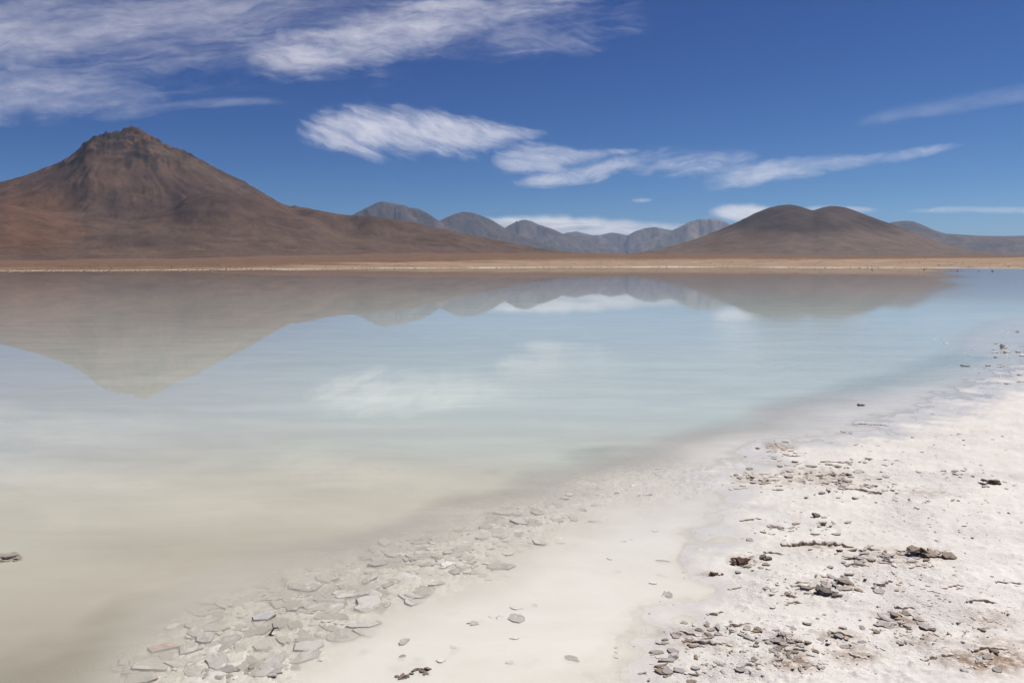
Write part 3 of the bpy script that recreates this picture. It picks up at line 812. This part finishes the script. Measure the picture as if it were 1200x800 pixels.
cloud('thin flat streak of cirrus over the volcano slope that faces the far peaks', HI, [(90, 137, 7, 6, .6), (150, 136, 9, 7, .7), (215, 122, 6, 6, .6), (280, 119, 6, 5, .7), (355, 121, 4, 4, .45)], 0.22, 0.6, seed=3)
cloud('large bright diagonal cirrus plume with a curled lower end', HI, [(272, 72, 22, 14, .55), (310, 72, 34, 26, .95), (350, 70, 34, 27, 1.05), (400, 58, 32, 24, .95), (460, 44, 36, 26, .85), (540, 18, 36, 30, .7), (640, -12, 40, 30, .5), (760, -50, 30, 24, .35)], 0.52, 0.75, shear=0.25, seed=4)
cloud('faint ragged wisps of cirrus beside the upper end of the large plume', HI, [(560, 62, 14, 10, .4), (610, 48, 26, 16, .6), (660, 48, 30, 18, .65), (715, 46, 20, 14, .4), (770, 20, 20, 12, .25)], 0.24, 0.9, shear=0.4, seed=5)
cloud('bright feathery white cirrus cloud tapering to a point at one end', HI, [(338, 150, 10, 10, .6), (375, 152, 20, 22, 1.0), (420, 150, 24, 32, 1.05), (470, 149, 22, 32, 1.0), (520, 151, 19, 28, 1.0), (565, 155, 14, 26, .95), (605, 156, 7, 10, .7), (655, 155, 3, 4, .4)], 0.62, 0.85, shear=0.32, seed=6)
cloud('small hooked white cirrus with a thin curved tail', HI, [(568, 186, 10, 8, .6), (605, 186, 18, 18, .95), (640, 184, 16, 18, .95), (680, 181, 9, 11, .75), (720, 178, 4, 5, .6), (760, 176, 3, 3, .35)], 0.56, 0.85, shear=0.3, seed=7)
cloud('narrow white cirrus streak just under the small hooked one', HI, [(592, 215, 4, 5, .5), (630, 212, 8, 8, .9), (670, 206, 11, 11, 1.0), (710, 197, 11, 10, .95), (755, 188, 8, 8, .5), (775, 187, 5, 5, .3)], 0.6, 0.8, shear=0.2, seed=8)
cloud('pale patchy cirrus between the hooked cloud and the long streak', HI, [(730, 196, 14, 12, .55), (770, 194, 16, 16, .6), (810, 190, 15, 18, .7), (850, 186, 11, 20, .7), (895, 186, 10, 12, .4)], 0.42, 1.1, seed=9)
cloud('long bright cirrus streak over the double hill, trailing into a thin tail', HI, [(812, 220, 6, 6, .5), (850, 212, 12, 10, .95), (900, 202, 14, 12, 1.0), (945, 195, 11, 12, .9), (1000, 188, 8, 8, .65), (1060, 183, 8, 7, .75), (1100, 175, 6, 5, .45), (1150, 165, 4, 4, .3)], 0.5, 0.85, seed=10)
cloud('very faint straight streak of cirrus high over the long ridge', HI, [(985, 150, 8, 7, .4), (1050, 136, 11, 9, .7), (1120, 124, 11, 9, .75), (1200, 110, 12, 10, .6), (1330, 92, 14, 12, .5)], 0.17, 0.7, seed=11)
LO = 3400
cloud('low white cloud bank on the horizon behind the jagged peaks', LO, [(535, 262, 6, 8, .6), (590, 264, 10, 10, 1.2), (640, 265, 12, 14, 1.5), (700, 268, 11, 14, 1.5), (760, 271, 10, 12, 1.4), (815, 273, 8, 8, .9), (840, 274, 6, 6, .5)], 0.86, 0.35, seed=12)
cloud('low white puff of cloud between the pale rocky mountain and the double hill', LO, [(826, 248, 5, 5, .5), (850, 249, 9, 9, 1.2), (875, 249, 10, 12, 1.4), (900, 251, 9, 11, 1.1), (925, 254, 6, 6, .6)], 0.8, 0.35, seed=13)
cloud('small low white cloud peeping over the saddle of the double hill', LO, [(935, 247, 4, 4, .6), (960, 246, 5, 5, .9), (990, 245, 4, 5, .9), (1015, 245, 3, 4, .8), (1035, 246, 2, 3, .5)], 0.6, 0.4, seed=14)
cloud('thin low band of cloud over the long ridge', LO, [(1055, 248, 3, 3, .5), (1085, 246.5, 3, 4, .9), (1120, 245, 4, 4, .9), (1160, 246, 4, 4, .8), (1200, 246, 4, 4, 1.0), (1290, 246, 5, 4, .8), (1350, 247, 4, 3, .5)], 0.55, 0.5, seed=15)
cloud('tiny isolated cloud fleck above the jagged peaks', LO + 900, [(738, 235, 2, 2, .6), (752, 234.5, 3, 3, .9), (766, 234, 2, 2, .6)], 0.5, 0.3, seed=16)

# ------------------------------------------------------------------ salt plates, flakes, clods
def flake_mesh(name, seed, aspect, thick, mats, curl=0.0):
    """irregular broken slab, radius about 1, with a lumpy top and a chipped rim"""
    rnd = random.Random(seed)
    n = rnd.randint(7, 10)
    bm = bmesh.new()
    ang = sorted([(i + rnd.uniform(-0.32, 0.32)) * 2 * math.pi / n for i in range(n)])
    rim = [(math.cos(a) * (q := rnd.uniform(0.58, 1.15)), math.sin(a) * q * aspect) for a in ang]
    def cz(x, y): return curl * (x * x * 0.6 + max(0, y) ** 2)
    top = [bm.verts.new((x * 0.95, y * 0.95, thick * rnd.uniform(0.75, 1.1) + cz(x, y))) for x, y in rim]
    mid = [bm.verts.new((x * 1.03, y * 1.03, thick * rnd.uniform(0.3, 0.6) + cz(x, y))) for x, y in rim]
    bot = [bm.verts.new((x * 0.9, y * 0.9, -thick * 0.4 + cz(x, y))) for x, y in rim]
    inn = [bm.verts.new((x * 0.5 + rnd.uniform(-.08, .08), y * 0.5 + rnd.uniform(-.06, .06), thick * rnd.uniform(0.8, 1.25) + cz(x * .5, y * .5))) for x, y in rim]
    c = bm.verts.new((rnd.uniform(-.15, .15), rnd.uniform(-.1, .1), thick * rnd.uniform(0.85, 1.2)))
    for i in range(n):
        j = (i + 1) % n
        bm.faces.new((top[i], top[j], inn[j], inn[i])); bm.faces.new((inn[i], inn[j], c))
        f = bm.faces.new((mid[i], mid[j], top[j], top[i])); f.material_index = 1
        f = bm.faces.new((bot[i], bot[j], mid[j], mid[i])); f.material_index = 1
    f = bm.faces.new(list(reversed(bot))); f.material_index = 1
    bmesh.ops.recalc_face_normals(bm, faces=bm.faces)
    me = bpy.data.meshes.new(name); bm.to_mesh(me); bm.free()
    for m in mats: me.materials.append(m)
    return me

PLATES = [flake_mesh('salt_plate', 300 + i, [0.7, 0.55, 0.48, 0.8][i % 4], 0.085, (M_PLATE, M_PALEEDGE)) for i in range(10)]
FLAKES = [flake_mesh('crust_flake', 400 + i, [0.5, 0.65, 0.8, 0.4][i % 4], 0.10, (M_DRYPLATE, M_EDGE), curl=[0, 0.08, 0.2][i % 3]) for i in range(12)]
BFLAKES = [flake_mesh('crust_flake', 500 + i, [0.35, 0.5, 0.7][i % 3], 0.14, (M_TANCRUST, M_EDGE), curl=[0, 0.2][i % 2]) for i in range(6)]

items = []      # (kind, mesh, x, y, z, radius, tilt x, tilt y, spin, pixel size)
def scatter(patches, pool, kind, lift, tilt, floatz=None):
    for (px, py, wx, wy, cnt, s0, s1) in patches:
        pts = []
        for _ in range(int(cnt * (1.5 if kind == 'crust_flake' else 1.0))):
            g = random.gauss(0, 0.5), random.gauss(0, 0.5)
            x0, y0 = px + wx * max(-1.3, min(1.3, g[0])), py + wy * max(-1.3, min(1.3, g[1]))
            s = s0 + (s1 - s0) * random.random() ** 2.2
            pts.append((x0, y0, s))
        for (x0, y0, s) in pts:
            X0, Y0 = [float(v) for v in on_ground(x0, y0)]
            dist = math.hypot(X0, Y0, CAM_H)
            rad = s * dist / F / 2 * (0.85 if kind == 'crust_flake' else 1.0)
            items.append([kind, random.choice(pool), X0, Y0, rad, lift, tilt, s, floatz])

# plates broken off and sunk in the milky shallows
scatter([(240, 745, 120, 40, 105, 6, 48), (330, 705, 110, 34, 105, 6, 46), (420, 690, 90, 34, 85, 6, 44), (470, 650, 80, 26, 80, 6, 36),
         (540, 655, 60, 28, 85, 5, 36), (590, 620, 70, 24, 85, 5, 28), (650, 600, 60, 18, 60, 4, 22), (700, 575, 60, 14, 50, 4, 16),
         (160, 780, 90, 26, 60, 8, 54), (300, 780, 80, 20, 50, 7, 46), (380, 740, 60, 26, 36, 8, 46), (540, 662, 34, 12, 34, 5, 24), (760, 548, 60, 10, 36, 3, 12)], PLATES, 'salt_plate', 0.0, 0.06, 'sunk')
scatter([(580, 725, 60, 28, 10, 10, 36), (640, 775, 70, 16, 9, 12, 34), (720, 650, 50, 22, 9, 8, 26), (770, 690, 40, 30, 6, 10, 30), (520, 770, 60, 18, 7, 12, 34)], PLATES, 'salt_plate', 0.0, 0.07, 'milk')
# crust flakes on the drying shore
scatter([(900, 563, 45, 12, 40, 4, 14), (960, 562, 70, 16, 75, 4, 16), (1020, 575, 60, 9, 40, 4, 13), (912, 523, 22, 7, 24, 3, 11), (905, 535, 34, 6, 12, 4, 14),
         (1000, 545, 70, 6, 16, 3, 12), (1120, 556, 40, 10, 14, 4, 13), (1165, 572, 24, 5, 7, 4, 14), (1060, 590, 90, 10, 20, 3, 10),
         (930, 622, 60, 12, 34, 4, 14), (880, 660, 30, 14, 20, 5, 16), (1040, 655, 70, 13, 52, 5, 20), (985, 690, 60, 16, 34, 6, 22), (930, 695, 50, 18, 22, 5, 18),
         (810, 745, 36, 18, 30, 5, 20), (850, 750, 70, 22, 46, 4, 16), (920, 760, 50, 18, 36, 4, 18), (930, 785, 60, 14, 30, 4, 16), (1000, 755, 60, 16, 26, 4, 18),
         (1050, 737, 34, 14, 22, 5, 22), (1080, 757, 40, 12, 22, 3, 12), (1150, 738, 44, 16, 22, 3, 12), (1150, 785, 60, 16, 26, 4, 18), (830, 790, 60, 14, 30, 4, 16), (780, 775, 24, 22, 14, 6, 24),
         (1000, 690, 200, 80, 260, 1.6, 5), (1100, 600, 160, 60, 160, 1.5, 4), (930, 770, 160, 40, 260, 1.8, 6), (1120, 740, 110, 60, 160, 1.8, 5), (1080, 690, 120, 40, 40, 3, 10), (1120, 620, 100, 50, 26, 3, 9), (1050, 520, 160, 24, 26, 2.5, 8)], FLAKES + FLAKES + BFLAKES + BFLAKES, 'crust_flake', -0.02, 0.13)
scatter([(1175, 412, 30, 10, 12, 4, 13), (1160, 430, 40, 8, 10, 4, 12), (1190, 445, 30, 8, 10, 3, 9), (1185, 388, 20, 4, 5, 4, 9), (1110, 400, 30, 6, 4, 3, 8)], [flake_mesh('salt_plate', 600 + i, 0.7, 0.3, (M_WHITE, M_WHITE)) for i in range(3)], 'salt_plate', 0.2, 0.2, 'lump')

XY = np.array([(i[2], i[3]) for i in items])
ZZ = shore_height(XY[:, 0], XY[:, 1])[0]
order = sorted(range(len(items)), key=lambda i: -items[i][7])
count = {}
rest = {}
for i in order:
    kind, me, x, y, rad, lift, tilt, s, fz = items[i]
    z = ZZ[i]
    t = tilt * random.uniform(0.3, 1.0)
    tx, ty = random.gauss(0, t), random.gauss(0, t)
    if fz == 'sunk':          # the tops of the plates reach to just under the surface
        z = min(max(z, -0.035 - 0.02 * random.random()), -rad * 0.085 - random.random() ** 1.1 * 0.011 + 0.002 + (0.005 if random.random() < 0.12 else 0))
    elif fz == 'milk':
        z = -rad * 0.085 - random.uniform(-0.001, 0.008)
        tx *= 1.3
    elif fz == 'lump':
        z = max(z, -0.012)
    else:
        z += rad * lift * random.uniform(-0.3, 0.5) + rad * 0.2 * (abs(tx) + abs(ty))
    Mx = Matrix.Translation((x, y, z)) @ Euler((tx, ty, random.uniform(0, 6.283))).to_matrix().to_4x4() @ Matrix.Scale(rad, 4)
    count[kind] = count.get(kind, 0) + 1
    if count[kind] <= 300:
        o = link(kind, me, shore); o.matrix_world = Mx
    else:
        rest.setdefault(kind, []).append((me, Mx))
for kind, lst in rest.items():
    bm = bmesh.new(); mats = []
    for me, Mx in lst:
        for m in me.materials:
            if m not in mats: mats.append(m)
        tmp = me.copy(); tmp.transform(Mx)
        base = len(bm.faces)
        bm.from_mesh(tmp); bm.faces.ensure_lookup_table()
        for f in bm.faces[base:]:
            f.material_index = mats.index(me.materials[f.material_index])
        bpy.data.meshes.remove(tmp)
    me = bpy.data.meshes.new('crust_rubble'); bm.to_mesh(me); bm.free()
    for m in mats: me.materials.append(m)
    tag(link('crust_rubble' if kind == 'crust_flake' else 'plate_rubble', me, shore), kind='stuff')

# single stones and clods that stand out
def rock_mesh(name, seed, size, mat, rough=0.25, sub=3, sharp=1.0):
    bm = bmesh.new(); bmesh.ops.create_icosphere(bm, subdivisions=sub, radius=1.0)
    co = np.array([v.co[:] for v in bm.verts])
    o = seed * 7.13
    n = fbm(co[:, 0] * 1.3 + o, co[:, 1] * 1.3 + co[:, 2] * 0.9 + o, 4, seed) + 0.5 * fbm(co[:, 2] * 2.6 - o, co[:, 0] * 2.6 + o, 3, seed + 3)
    facet = np.round(n * 3.5) / 3.5
    k = 1 + rough * (n * (1 - 0.5 * sharp) + facet * 0.5 * sharp)
    co = co * k[:, None] * np.array(size)
    for v, c in zip(bm.verts, co): v.co = c
    me = bpy.data.meshes.new(name); bm.to_mesh(me); bm.free()
    me.materials.append(mat)
    return me

def put(name, label, cat, px, py, w, h, depth, mat, seed, rough=0.3, rot=(0, 0, 0), sink=0.3, group=None, onwater=False, mesh=None):
    x, y = [float(v) for v in on_ground(px, py)]
    d = math.hypot(x, y, CAM_H)
    hw, hh = w * d / F / 2, h * d / F / 2
    me = mesh or rock_mesh(name, seed, (hw, hw * depth, hh), mat, rough)
    o = link(name, me)
    if mesh: o.scale = (hw,) * 3
    z = ground_z(x, y)
    if onwater: z = max(z, -hh * 0.6)
    o.location = (x, y, z + hh * (1 - 2 * sink))
    o.rotation_euler = rot
    return tag(o, label, cat, group)

def slab(seed, aspect, thick, top, edge, curl=0.0):
    return flake_mesh('slab', seed, aspect, thick, (top, edge), curl)

def clod_mesh(seed, n, top, edge, spread=0.6, flat=0.5, thick=(0.25, 0.5), tilt=0.3):
    """a crumbled clump of crust: several broken chips grown together"""
    rnd = random.Random(seed); bm = bmesh.new()
    for i in range(n):
        me = flake_mesh('chip', seed * 10 + i, rnd.uniform(0.5, 0.9), rnd.uniform(*thick), (top, edge))
        r = rnd.uniform(0.18, 0.5) if i else 0.6
        a = rnd.uniform(0, 6.283); d = 0 if i == 0 else spread * math.sqrt(rnd.random())
        me.transform(Matrix.Translation((d * math.cos(a), d * math.sin(a) * flat, rnd.uniform(-0.05, 0.16))) @ Euler((rnd.gauss(0, tilt), rnd.gauss(0, tilt), rnd.uniform(0, 6.28))).to_matrix().to_4x4() @ Matrix.Scale(r, 4))
        bm.from_mesh(me); bpy.data.meshes.remove(me)
    me = bpy.data.meshes.new('clod'); bm.to_mesh(me); bm.free()
    me.materials.append(top); me.materials.append(edge)
    return me

put('stone', 'dark grey wedge-shaped stone lying on bare pale clay', 'stone', 966, 701, 32, 7, 0.6, M_DARK, 901, rot=(0.12, 0.16, -0.5), sink=0.5, mesh=clod_mesh(901, 7, M_GREYTOP, M_DARK, 0.6, 0.4, (0.35, 0.5), 0.14))
put('stone', 'smaller dark stone touching a brown flake behind the wedge-shaped one', 'stone', 990, 690, 26, 6, 0.5, M_DARK, 902, rot=(0.15, 0.2, -0.6), sink=0.5, mesh=clod_mesh(922, 7, M_TANCRUST, M_DARK, 0.7, 0.35, (0.3, 0.45), 0.16))
put('crust_clod', 'large elongated brown crust clod at the end of the flake litter', 'clod', 1090, 657, 34, 6, 0.5, M_BROWN, 903, rot=(0.3, 0.1, -0.35), sink=0.3, mesh=clod_mesh(903, 20, M_TANCRUST, M_BROWN, 1.1, 0.28, (0.15, 0.28), 0.22))
put('crust_clod', 'reddish brown clod at the edge of the milky pool, beside a grey stone', 'clod', 868, 661, 22, 6, 0.7, M_RED, 905, rot=(0.1, 0, 0.3), sink=0.3, mesh=clod_mesh(905, 16, M_RED, M_BROWN, 1.0, 0.6, (0.15, 0.3), 0.25))
put('stone', 'small grey stone beside the reddish brown clod', 'stone', 895, 657, 20, 5, 0.6, M_DARK, 906, rot=(0.1, 0.15, -0.4), sink=0.5, mesh=clod_mesh(906, 8, M_GREYTOP, M_DARK, 0.8, 0.4, (0.25, 0.4), 0.18))
put('crust_clod', 'small rust coloured clod standing in the milky pool', 'clod', 838, 674, 16, 4, 0.7, M_RED, 907, sink=0.4, onwater=True, mesh=clod_mesh(907, 12, M_RED, M_BROWN, 1.0, 0.5, (0.15, 0.3), 0.2))
put('stone', 'small pointed dark stone on damp clay in front of the brown litter', 'stone', 955, 608, 11, 6, 0.5, M_DARK, 908, rot=(0.6, 0.4, 0), sink=0.2, mesh=slab(908, 0.6, 0.35, M_GREYTOP, M_DARK))
put('crust_clod', 'lone dark lump in shallow water off the salt flat', 'clod', 1008, 475, 11, 3, 0.8, M_BROWN, 909, sink=0.3, onwater=True, mesh=clod_mesh(909, 5, M_BROWN, M_DARK))
put('crust_clod', 'grey brown clod alone in the open milky water off the sunken plates', 'clod', 2, 655, 34, 5, 0.6, M_BROWN, 910, rot=(0, 0, 0.1), sink=0.45, onwater=True, mesh=clod_mesh(910, 24, M_CLODGREY, M_PALEEDGE, 1.1, 0.5, (0.14, 0.26), 0.16))
put('crust_clod', 'larger of two crumbly brown clods lying together in the milky pool', 'clod', 494, 786, 20, 5, 0.7, M_BROWN, 911, rot=(0, 0, 0.2), sink=0.4, onwater=True, mesh=clod_mesh(911, 18, M_TANCRUST, M_BROWN, 1.2, 0.6, (0.15, 0.3), 0.22))
put('crust_clod', 'smaller of two crumbly brown clods lying together in the milky pool', 'clod', 472, 792, 14, 5, 0.7, M_BROWN, 912, rot=(0, 0, -0.2), sink=0.4, onwater=True, mesh=clod_mesh(912, 16, M_TANCRUST, M_BROWN, 1.2, 0.6, (0.15, 0.3), 0.22))
put('salt_slab', 'bright white dry salt slab tilted out of the water among sunken plates', 'salt slab', 312, 722, 30, 6, 0.7, M_WHITE, 913, rot=(0.16, -0.1, 0.4), sink=0.4, onwater=True, mesh=slab(913, 0.6, 0.2, M_WHITE, M_GREYEDGE))
put('salt_slab', 'pinkish salt slab just under the water among grey plates', 'salt slab', 190, 757, 42, 1, 0.7, M_PINK, 914, rot=(0.03, -0.03, 0.2), sink=1.0, onwater=True, mesh=slab(914, 0.45, 0.12, M_PINK, M_PALEEDGE)).location.z = -0.013
put('crust_clod', 'speckled crumbly salt crust lump among the largest sunken plates', 'clod', 268, 784, 40, 3, 0.7, M_PLATE, 917, rot=(0, 0, 0.3), sink=1.6, onwater=True, mesh=clod_mesh(917, 40, M_SPECK, M_PALEEDGE, 1.5, 0.6, (0.12, 0.2), 0.1))
put('salt_lump', 'largest white salt lump at the waterline of the salt flat', 'salt lump', 1175, 408, 16, 4, 0.7, M_WHITE, 915, sink=0.3, onwater=True, mesh=clod_mesh(915, 6, M_WHITE, M_WHITE))
put('crust_clod', 'brown clod alone on the white crust beyond the flake litter', 'clod', 1164, 571, 18, 4, 0.6, M_BROWN, 916, rot=(0, 0.1, -0.2), sink=0.3, mesh=clod_mesh(916, 12, M_TANCRUST, M_BROWN, 1.1, 0.35, (0.15, 0.28), 0.2))

# upturned lips where the crust has buckled along a crack
def lip_mesh(seed, length, height, bend):
    rnd = random.Random(seed); n = max(8, int(length / 0.012)); bm = bmesh.new(); rows = []
    for i in range(n + 1):
        t = i / n; x = (t - 0.5) * length
        y = bend * length * math.sin(t * 3.1 + seed) * 0.25 + float(fbm(np.array([x * 40 + seed]), np.array([seed * 1.7]), 4, 5)[0]) * 0.028
        e = min(1, 4 * t, 4 * (1 - t)) ** 0.7
        hgt = height * e * (0.55 + 1.1 * float(fbm(np.array([x * 55]), np.array([seed * 3.1]), 3, 8)[0]) + rnd.uniform(-.12, .12))
        w = height * (1.6 + rnd.uniform(-.3, .3))
        rows.append([bm.verts.new(p) for p in ((x, y - w * 0.25, -0.012), (x, y - w * 0.38, hgt * 0.75), (x, y - w * 0.22, hgt), (x, y + w * 0.5, hgt * 0.55), (x, y + w * 1.3, -0.008))])
    for a, b in zip(rows, rows[1:]):
        for j in range(4):
            f = bm.faces.new((a[j], b[j], b[j + 1], a[j + 1])); f.material_index = 1 if j < 2 else 0
    bmesh.ops.recalc_face_normals(bm, faces=bm.faces)
    me = bpy.data.meshes.new('crust_lip'); bm.to_mesh(me); bm.free()
    me.materials.append(M_DRYPLATE); me.materials.append(M_TANCRUST)
    return me
def put_lip(px, py, wpx, hpx, seed, bend, rz, parent=None):
    x, y = [float(v) for v in on_ground(px, py)]; d = math.hypot(x, y, CAM_H)
    o = link('crust_lip' if parent else 'crust_ridge', lip_mesh(seed, wpx * d / F, hpx * d / F, bend), parent)
    o.location = (x, y, ground_z(x, y) + 0.001); o.rotation_euler = (0, 0, rz)
    return o
tag(put_lip(958, 643, 74, 4.5, 31, 0.3, -0.12), 'long narrow upturned lip of brown crust on smooth clay', 'crust')
LIPS = [(905, 651, 40, 3, .5, -.3), (1005, 668, 36, 4, .8, .2), (1040, 662, 34, 3.5, .9, -.2), (1062, 650, 30, 3.5, .6, -.3), (925, 702, 30, 3, .7, -.4), (940, 687, 26, 3, .6, -.5),
        (930, 712, 34, 3, .5, .1), (1020, 650, 30, 3, .6, .2), (835, 757, 66, 4, .3, -.1), (810, 742, 40, 4, .7, -.3), (790, 770, 26, 6, .4, 1.2), (870, 735, 40, 3.5, .6, -.3), (905, 755, 34, 4, .6, -.4),
        (935, 770, 40, 4, .6, -.2), (985, 752, 36, 4, .5, .0), (1000, 776, 44, 4, .6, -.3), (1050, 735, 36, 4, .9, .4), (1060, 720, 30, 3, .6, -.3), (1120, 695, 50, 2.5, .5, -.1), (1150, 715, 44, 2.5, .6, -.2),
        (1090, 700, 40, 2.2, .6, -.2), (1180, 690, 50, 2.5, .5, .1), (970, 640, 26, 2.5, .5, .2), (985, 566, 46, 3, .6, -.2), (945, 557, 40, 3, .7, -.2), (905, 566, 36, 3, .7, .1), (1010, 578, 44, 3, .6, -.2),
        (980, 543, 50, 2, .4, .05), (1040, 541, 40, 2, .4, -.05), (930, 535, 26, 2.2, .5, 0), (880, 610, 40, 2, .5, -.05), (1100, 782, 60, 4, .6, .1), (1160, 775, 60, 4, .5, .2), (880, 785, 40, 4, .6, .3), (840, 720, 34, 3, .5, .5),
        (862, 690, 30, 2.5, .6, .4), (1035, 690, 34, 2.4, .6, .1), (1075, 672, 30, 2.4, .6, -.1), (760, 580, 50, 1.6, .4, .02), (1020, 498, 60, 1.5, .4, .0)]
for i, (a, b, w, h, bd, rz) in enumerate(LIPS):
    put_lip(a, b, w * 0.62, h * 0.8, 50 + i, bd, rz, shore)

# a crooked dark twig stuck between the plates
def tube(bm, pts, rad, n=6):
    rings = []
    for i, p in enumerate(pts):
        p = Vector(p); q = Vector(pts[min(i + 1, len(pts) - 1)]) - Vector(pts[max(i - 1, 0)])
        q.normalize(); a = q.orthogonal().normalized(); b = q.cross(a)
        rings.append([bm.verts.new(p + (a * math.cos(t) + b * math.sin(t)) * rad[i]) for t in [2 * math.pi * k / n for k in range(n)]])
    for r0, r1 in zip(rings, rings[1:]):
        for k in range(n): bm.faces.new((r0[k], r0[(k + 1) % n], r1[(k + 1) % n], r1[k]))
    bm.faces.new(list(reversed(rings[0]))); bm.faces.new(rings[-1])
bm = bmesh.new()
tube(bm, [(-.03, 0, -.01), (-.02, 0.004, .012), (-.008, 0, .03), (.012, -.004, .036), (.02, -.006, .022)], [.004, .0042, .004, .0032, .002])
tube(bm, [(-.008, 0, .029), (-.016, .006, .044), (-.014, .01, .052)], [.003, .0024, .0015])
bmesh.ops.recalc_face_normals(bm, faces=bm.faces)
me = bpy.data.meshes.new('twig'); bm.to_mesh(me); bm.free(); me.materials.append(M_DARK)
tw = link('twig', me); tx_, ty_ = [float(v) for v in on_ground(323, 742)]; tw.location = (tx_, ty_, max(ground_z(tx_, ty_), -0.012))
tag(tw, 'small crooked dark twig sticking up between the sunken plates', 'twig')

# ------------------------------------------------------------------ birds wading off the far shore
M_BIRD = mat_crust_piece('dark_plumage', (0.05, 0.045, 0.045), (0.08, 0.07, 0.07), (0.12, 0.1, 0.1), bump=0.002)
def bird_mesh(pose):
    bm = bmesh.new()
    if pose == 'up':
        tube(bm, [(-.42, 0, .50), (-.30, 0, .55), (-.12, 0, .60), (.08, 0, .62), (.2, 0, .66), (.26, 0, .78), (.24, 0, .92), (.27, 0, 1.02), (.34, 0, 1.04), (.42, 0, .99)],
             [.03, .09, .16, .15, .07, .045, .04, .055, .05, .012], 10)
    else:
        tube(bm, [(-.45, 0, .50), (-.30, 0, .55), (-.12, 0, .60), (.08, 0, .60), (.22, 0, .56), (.34, 0, .42), (.42, 0, .25), (.44, 0, .14), (.42, 0, .07), (.38, 0, .0)],
             [.03, .09, .16, .15, .07, .045, .04, .055, .05, .012], 10)
    for s in (-.05, .05):
        tube(bm, [(0, s, .5), (-.02, s, .24), (.01, s, -.1)], [.03, .016, .014], 6)
    bmesh.ops.recalc_face_normals(bm, faces=bm.faces)
    me = bpy.data.meshes.new('bird'); bm.to_mesh(me); bm.free(); me.materials.append(M_BIRD)
    for p in me.polygons: p.use_smooth = True
    return me
BU, BD = bird_mesh('up'), bird_mesh('down')
for (px, py, me, rz, lb) in [(1022, 316.2, BU, 0.4, 'dark wading bird farthest from the salt flat, before the double hill'),
                             (1083, 316.0, BD, 0.1, 'dark bird stooping to feed in line with the dip of the long ridge'),
                             (1122, 318.6, BU, 1.2, 'upright dark wading bird between the stooping bird and the small one'),
                             (1147, 318.2, BD, 2.9, 'smallest and faintest dark bird, between two larger birds'),
                             (1163, 319.0, BD, 0.0, 'dark bird stooping at the end of the row off the tan shore')]:
    x, y = [float(v) for v in on_ground(px, py)]
    o = link('bird', me); s = 0.55 if px == 1147 else 0.85
    o.location = (x, y, -0.28 * s); o.rotation_euler = (0, 0, rz)
    o.scale = (s, s, s)
    tag(o, lb, 'bird', 'birds wading off the far shore')

# pale salt stones strewn along the far waterline
bm = bmesh.new()
for i in range(420):
    px = random.uniform(-150, 1350); a = float(pix_dir(px, 310)[0])
    D = float(plain_height(np.array([a]), np.array([300.0]))[2][0])
    r = D * (1 + random.random() ** 2 * 0.10 - 0.012); z = float(plain_height(np.array([a]), np.array([r]))[0][0])
    z = max(z, -0.05)
    s = random.uniform(0.12, 0.5) ** 1.2
    ret = bmesh.ops.create_icosphere(bm, subdivisions=1, radius=1.0)
    sx, sy, sz = s * random.uniform(.8, 2.4), s * random.uniform(.7, 1.4), s * random.uniform(.3, .6)
    for v in ret['verts']:
        v.co = Vector((v.co.x * sx * random.uniform(.75, 1.2) + r * math.sin(a), v.co.y * sy + r * math.cos(a), v.co.z * sz * random.uniform(.7, 1.2) + z + sz * 0.3))
me = bpy.data.meshes.new('shore_stones'); bm.to_mesh(me); bm.free()
me.materials.append(mat_crust_piece('far_shore_salt', (0.62, 0.55, 0.47), (0.42, 0.34, 0.26), (0.25, 0.19, 0.14)))
tag(link('shore_stones', me), 'pale stones and salt lumps strewn along the far waterline', 'stones', kind='stuff')

# dry bunch grass dotted over the far shore
bm = bmesh.new()
for i in range(520):
    px = random.uniform(-150, 1350); a = float(pix_dir(px, 310)[0])
    D = float(plain_height(np.array([a]), np.array([300.0]))[2][0])
    r = D * (1.06 + 0.9 * random.random() ** 1.5); z = float(plain_height(np.array([a]), np.array([r]))[0][0])
    s = random.uniform(0.12, 0.34) * (0.6 + r / 500)
    n = 7
    base = Vector((r * math.sin(a), r * math.cos(a), z - 0.05))
    for k in range(n):
        t = 2 * math.pi * k / n + random.random()
        d = Vector((math.cos(t), math.sin(t), 0)); w = Vector((-d.y, d.x, 0)) * s * 0.34
        v = [bm.verts.new(base + d * s * 0.15 - w), bm.verts.new(base + d * s * 0.15 + w), bm.verts.new(base + d * s * random.uniform(.7, 1.2) + Vector((0, 0, s * random.uniform(.6, 1.1))))]
        bm.faces.new(v)
me = bpy.data.meshes.new('grass_tufts'); bm.to_mesh(me); bm.free()
me.materials.append(mat_crust_piece('dry_grass', (0.24, 0.17, 0.085), (0.16, 0.11, 0.06), (0.34, 0.26, 0.15)))
tag(link('grass_tufts', me), 'dry bunch grass dotted over the tan far shore', 'grass', kind='stuff')
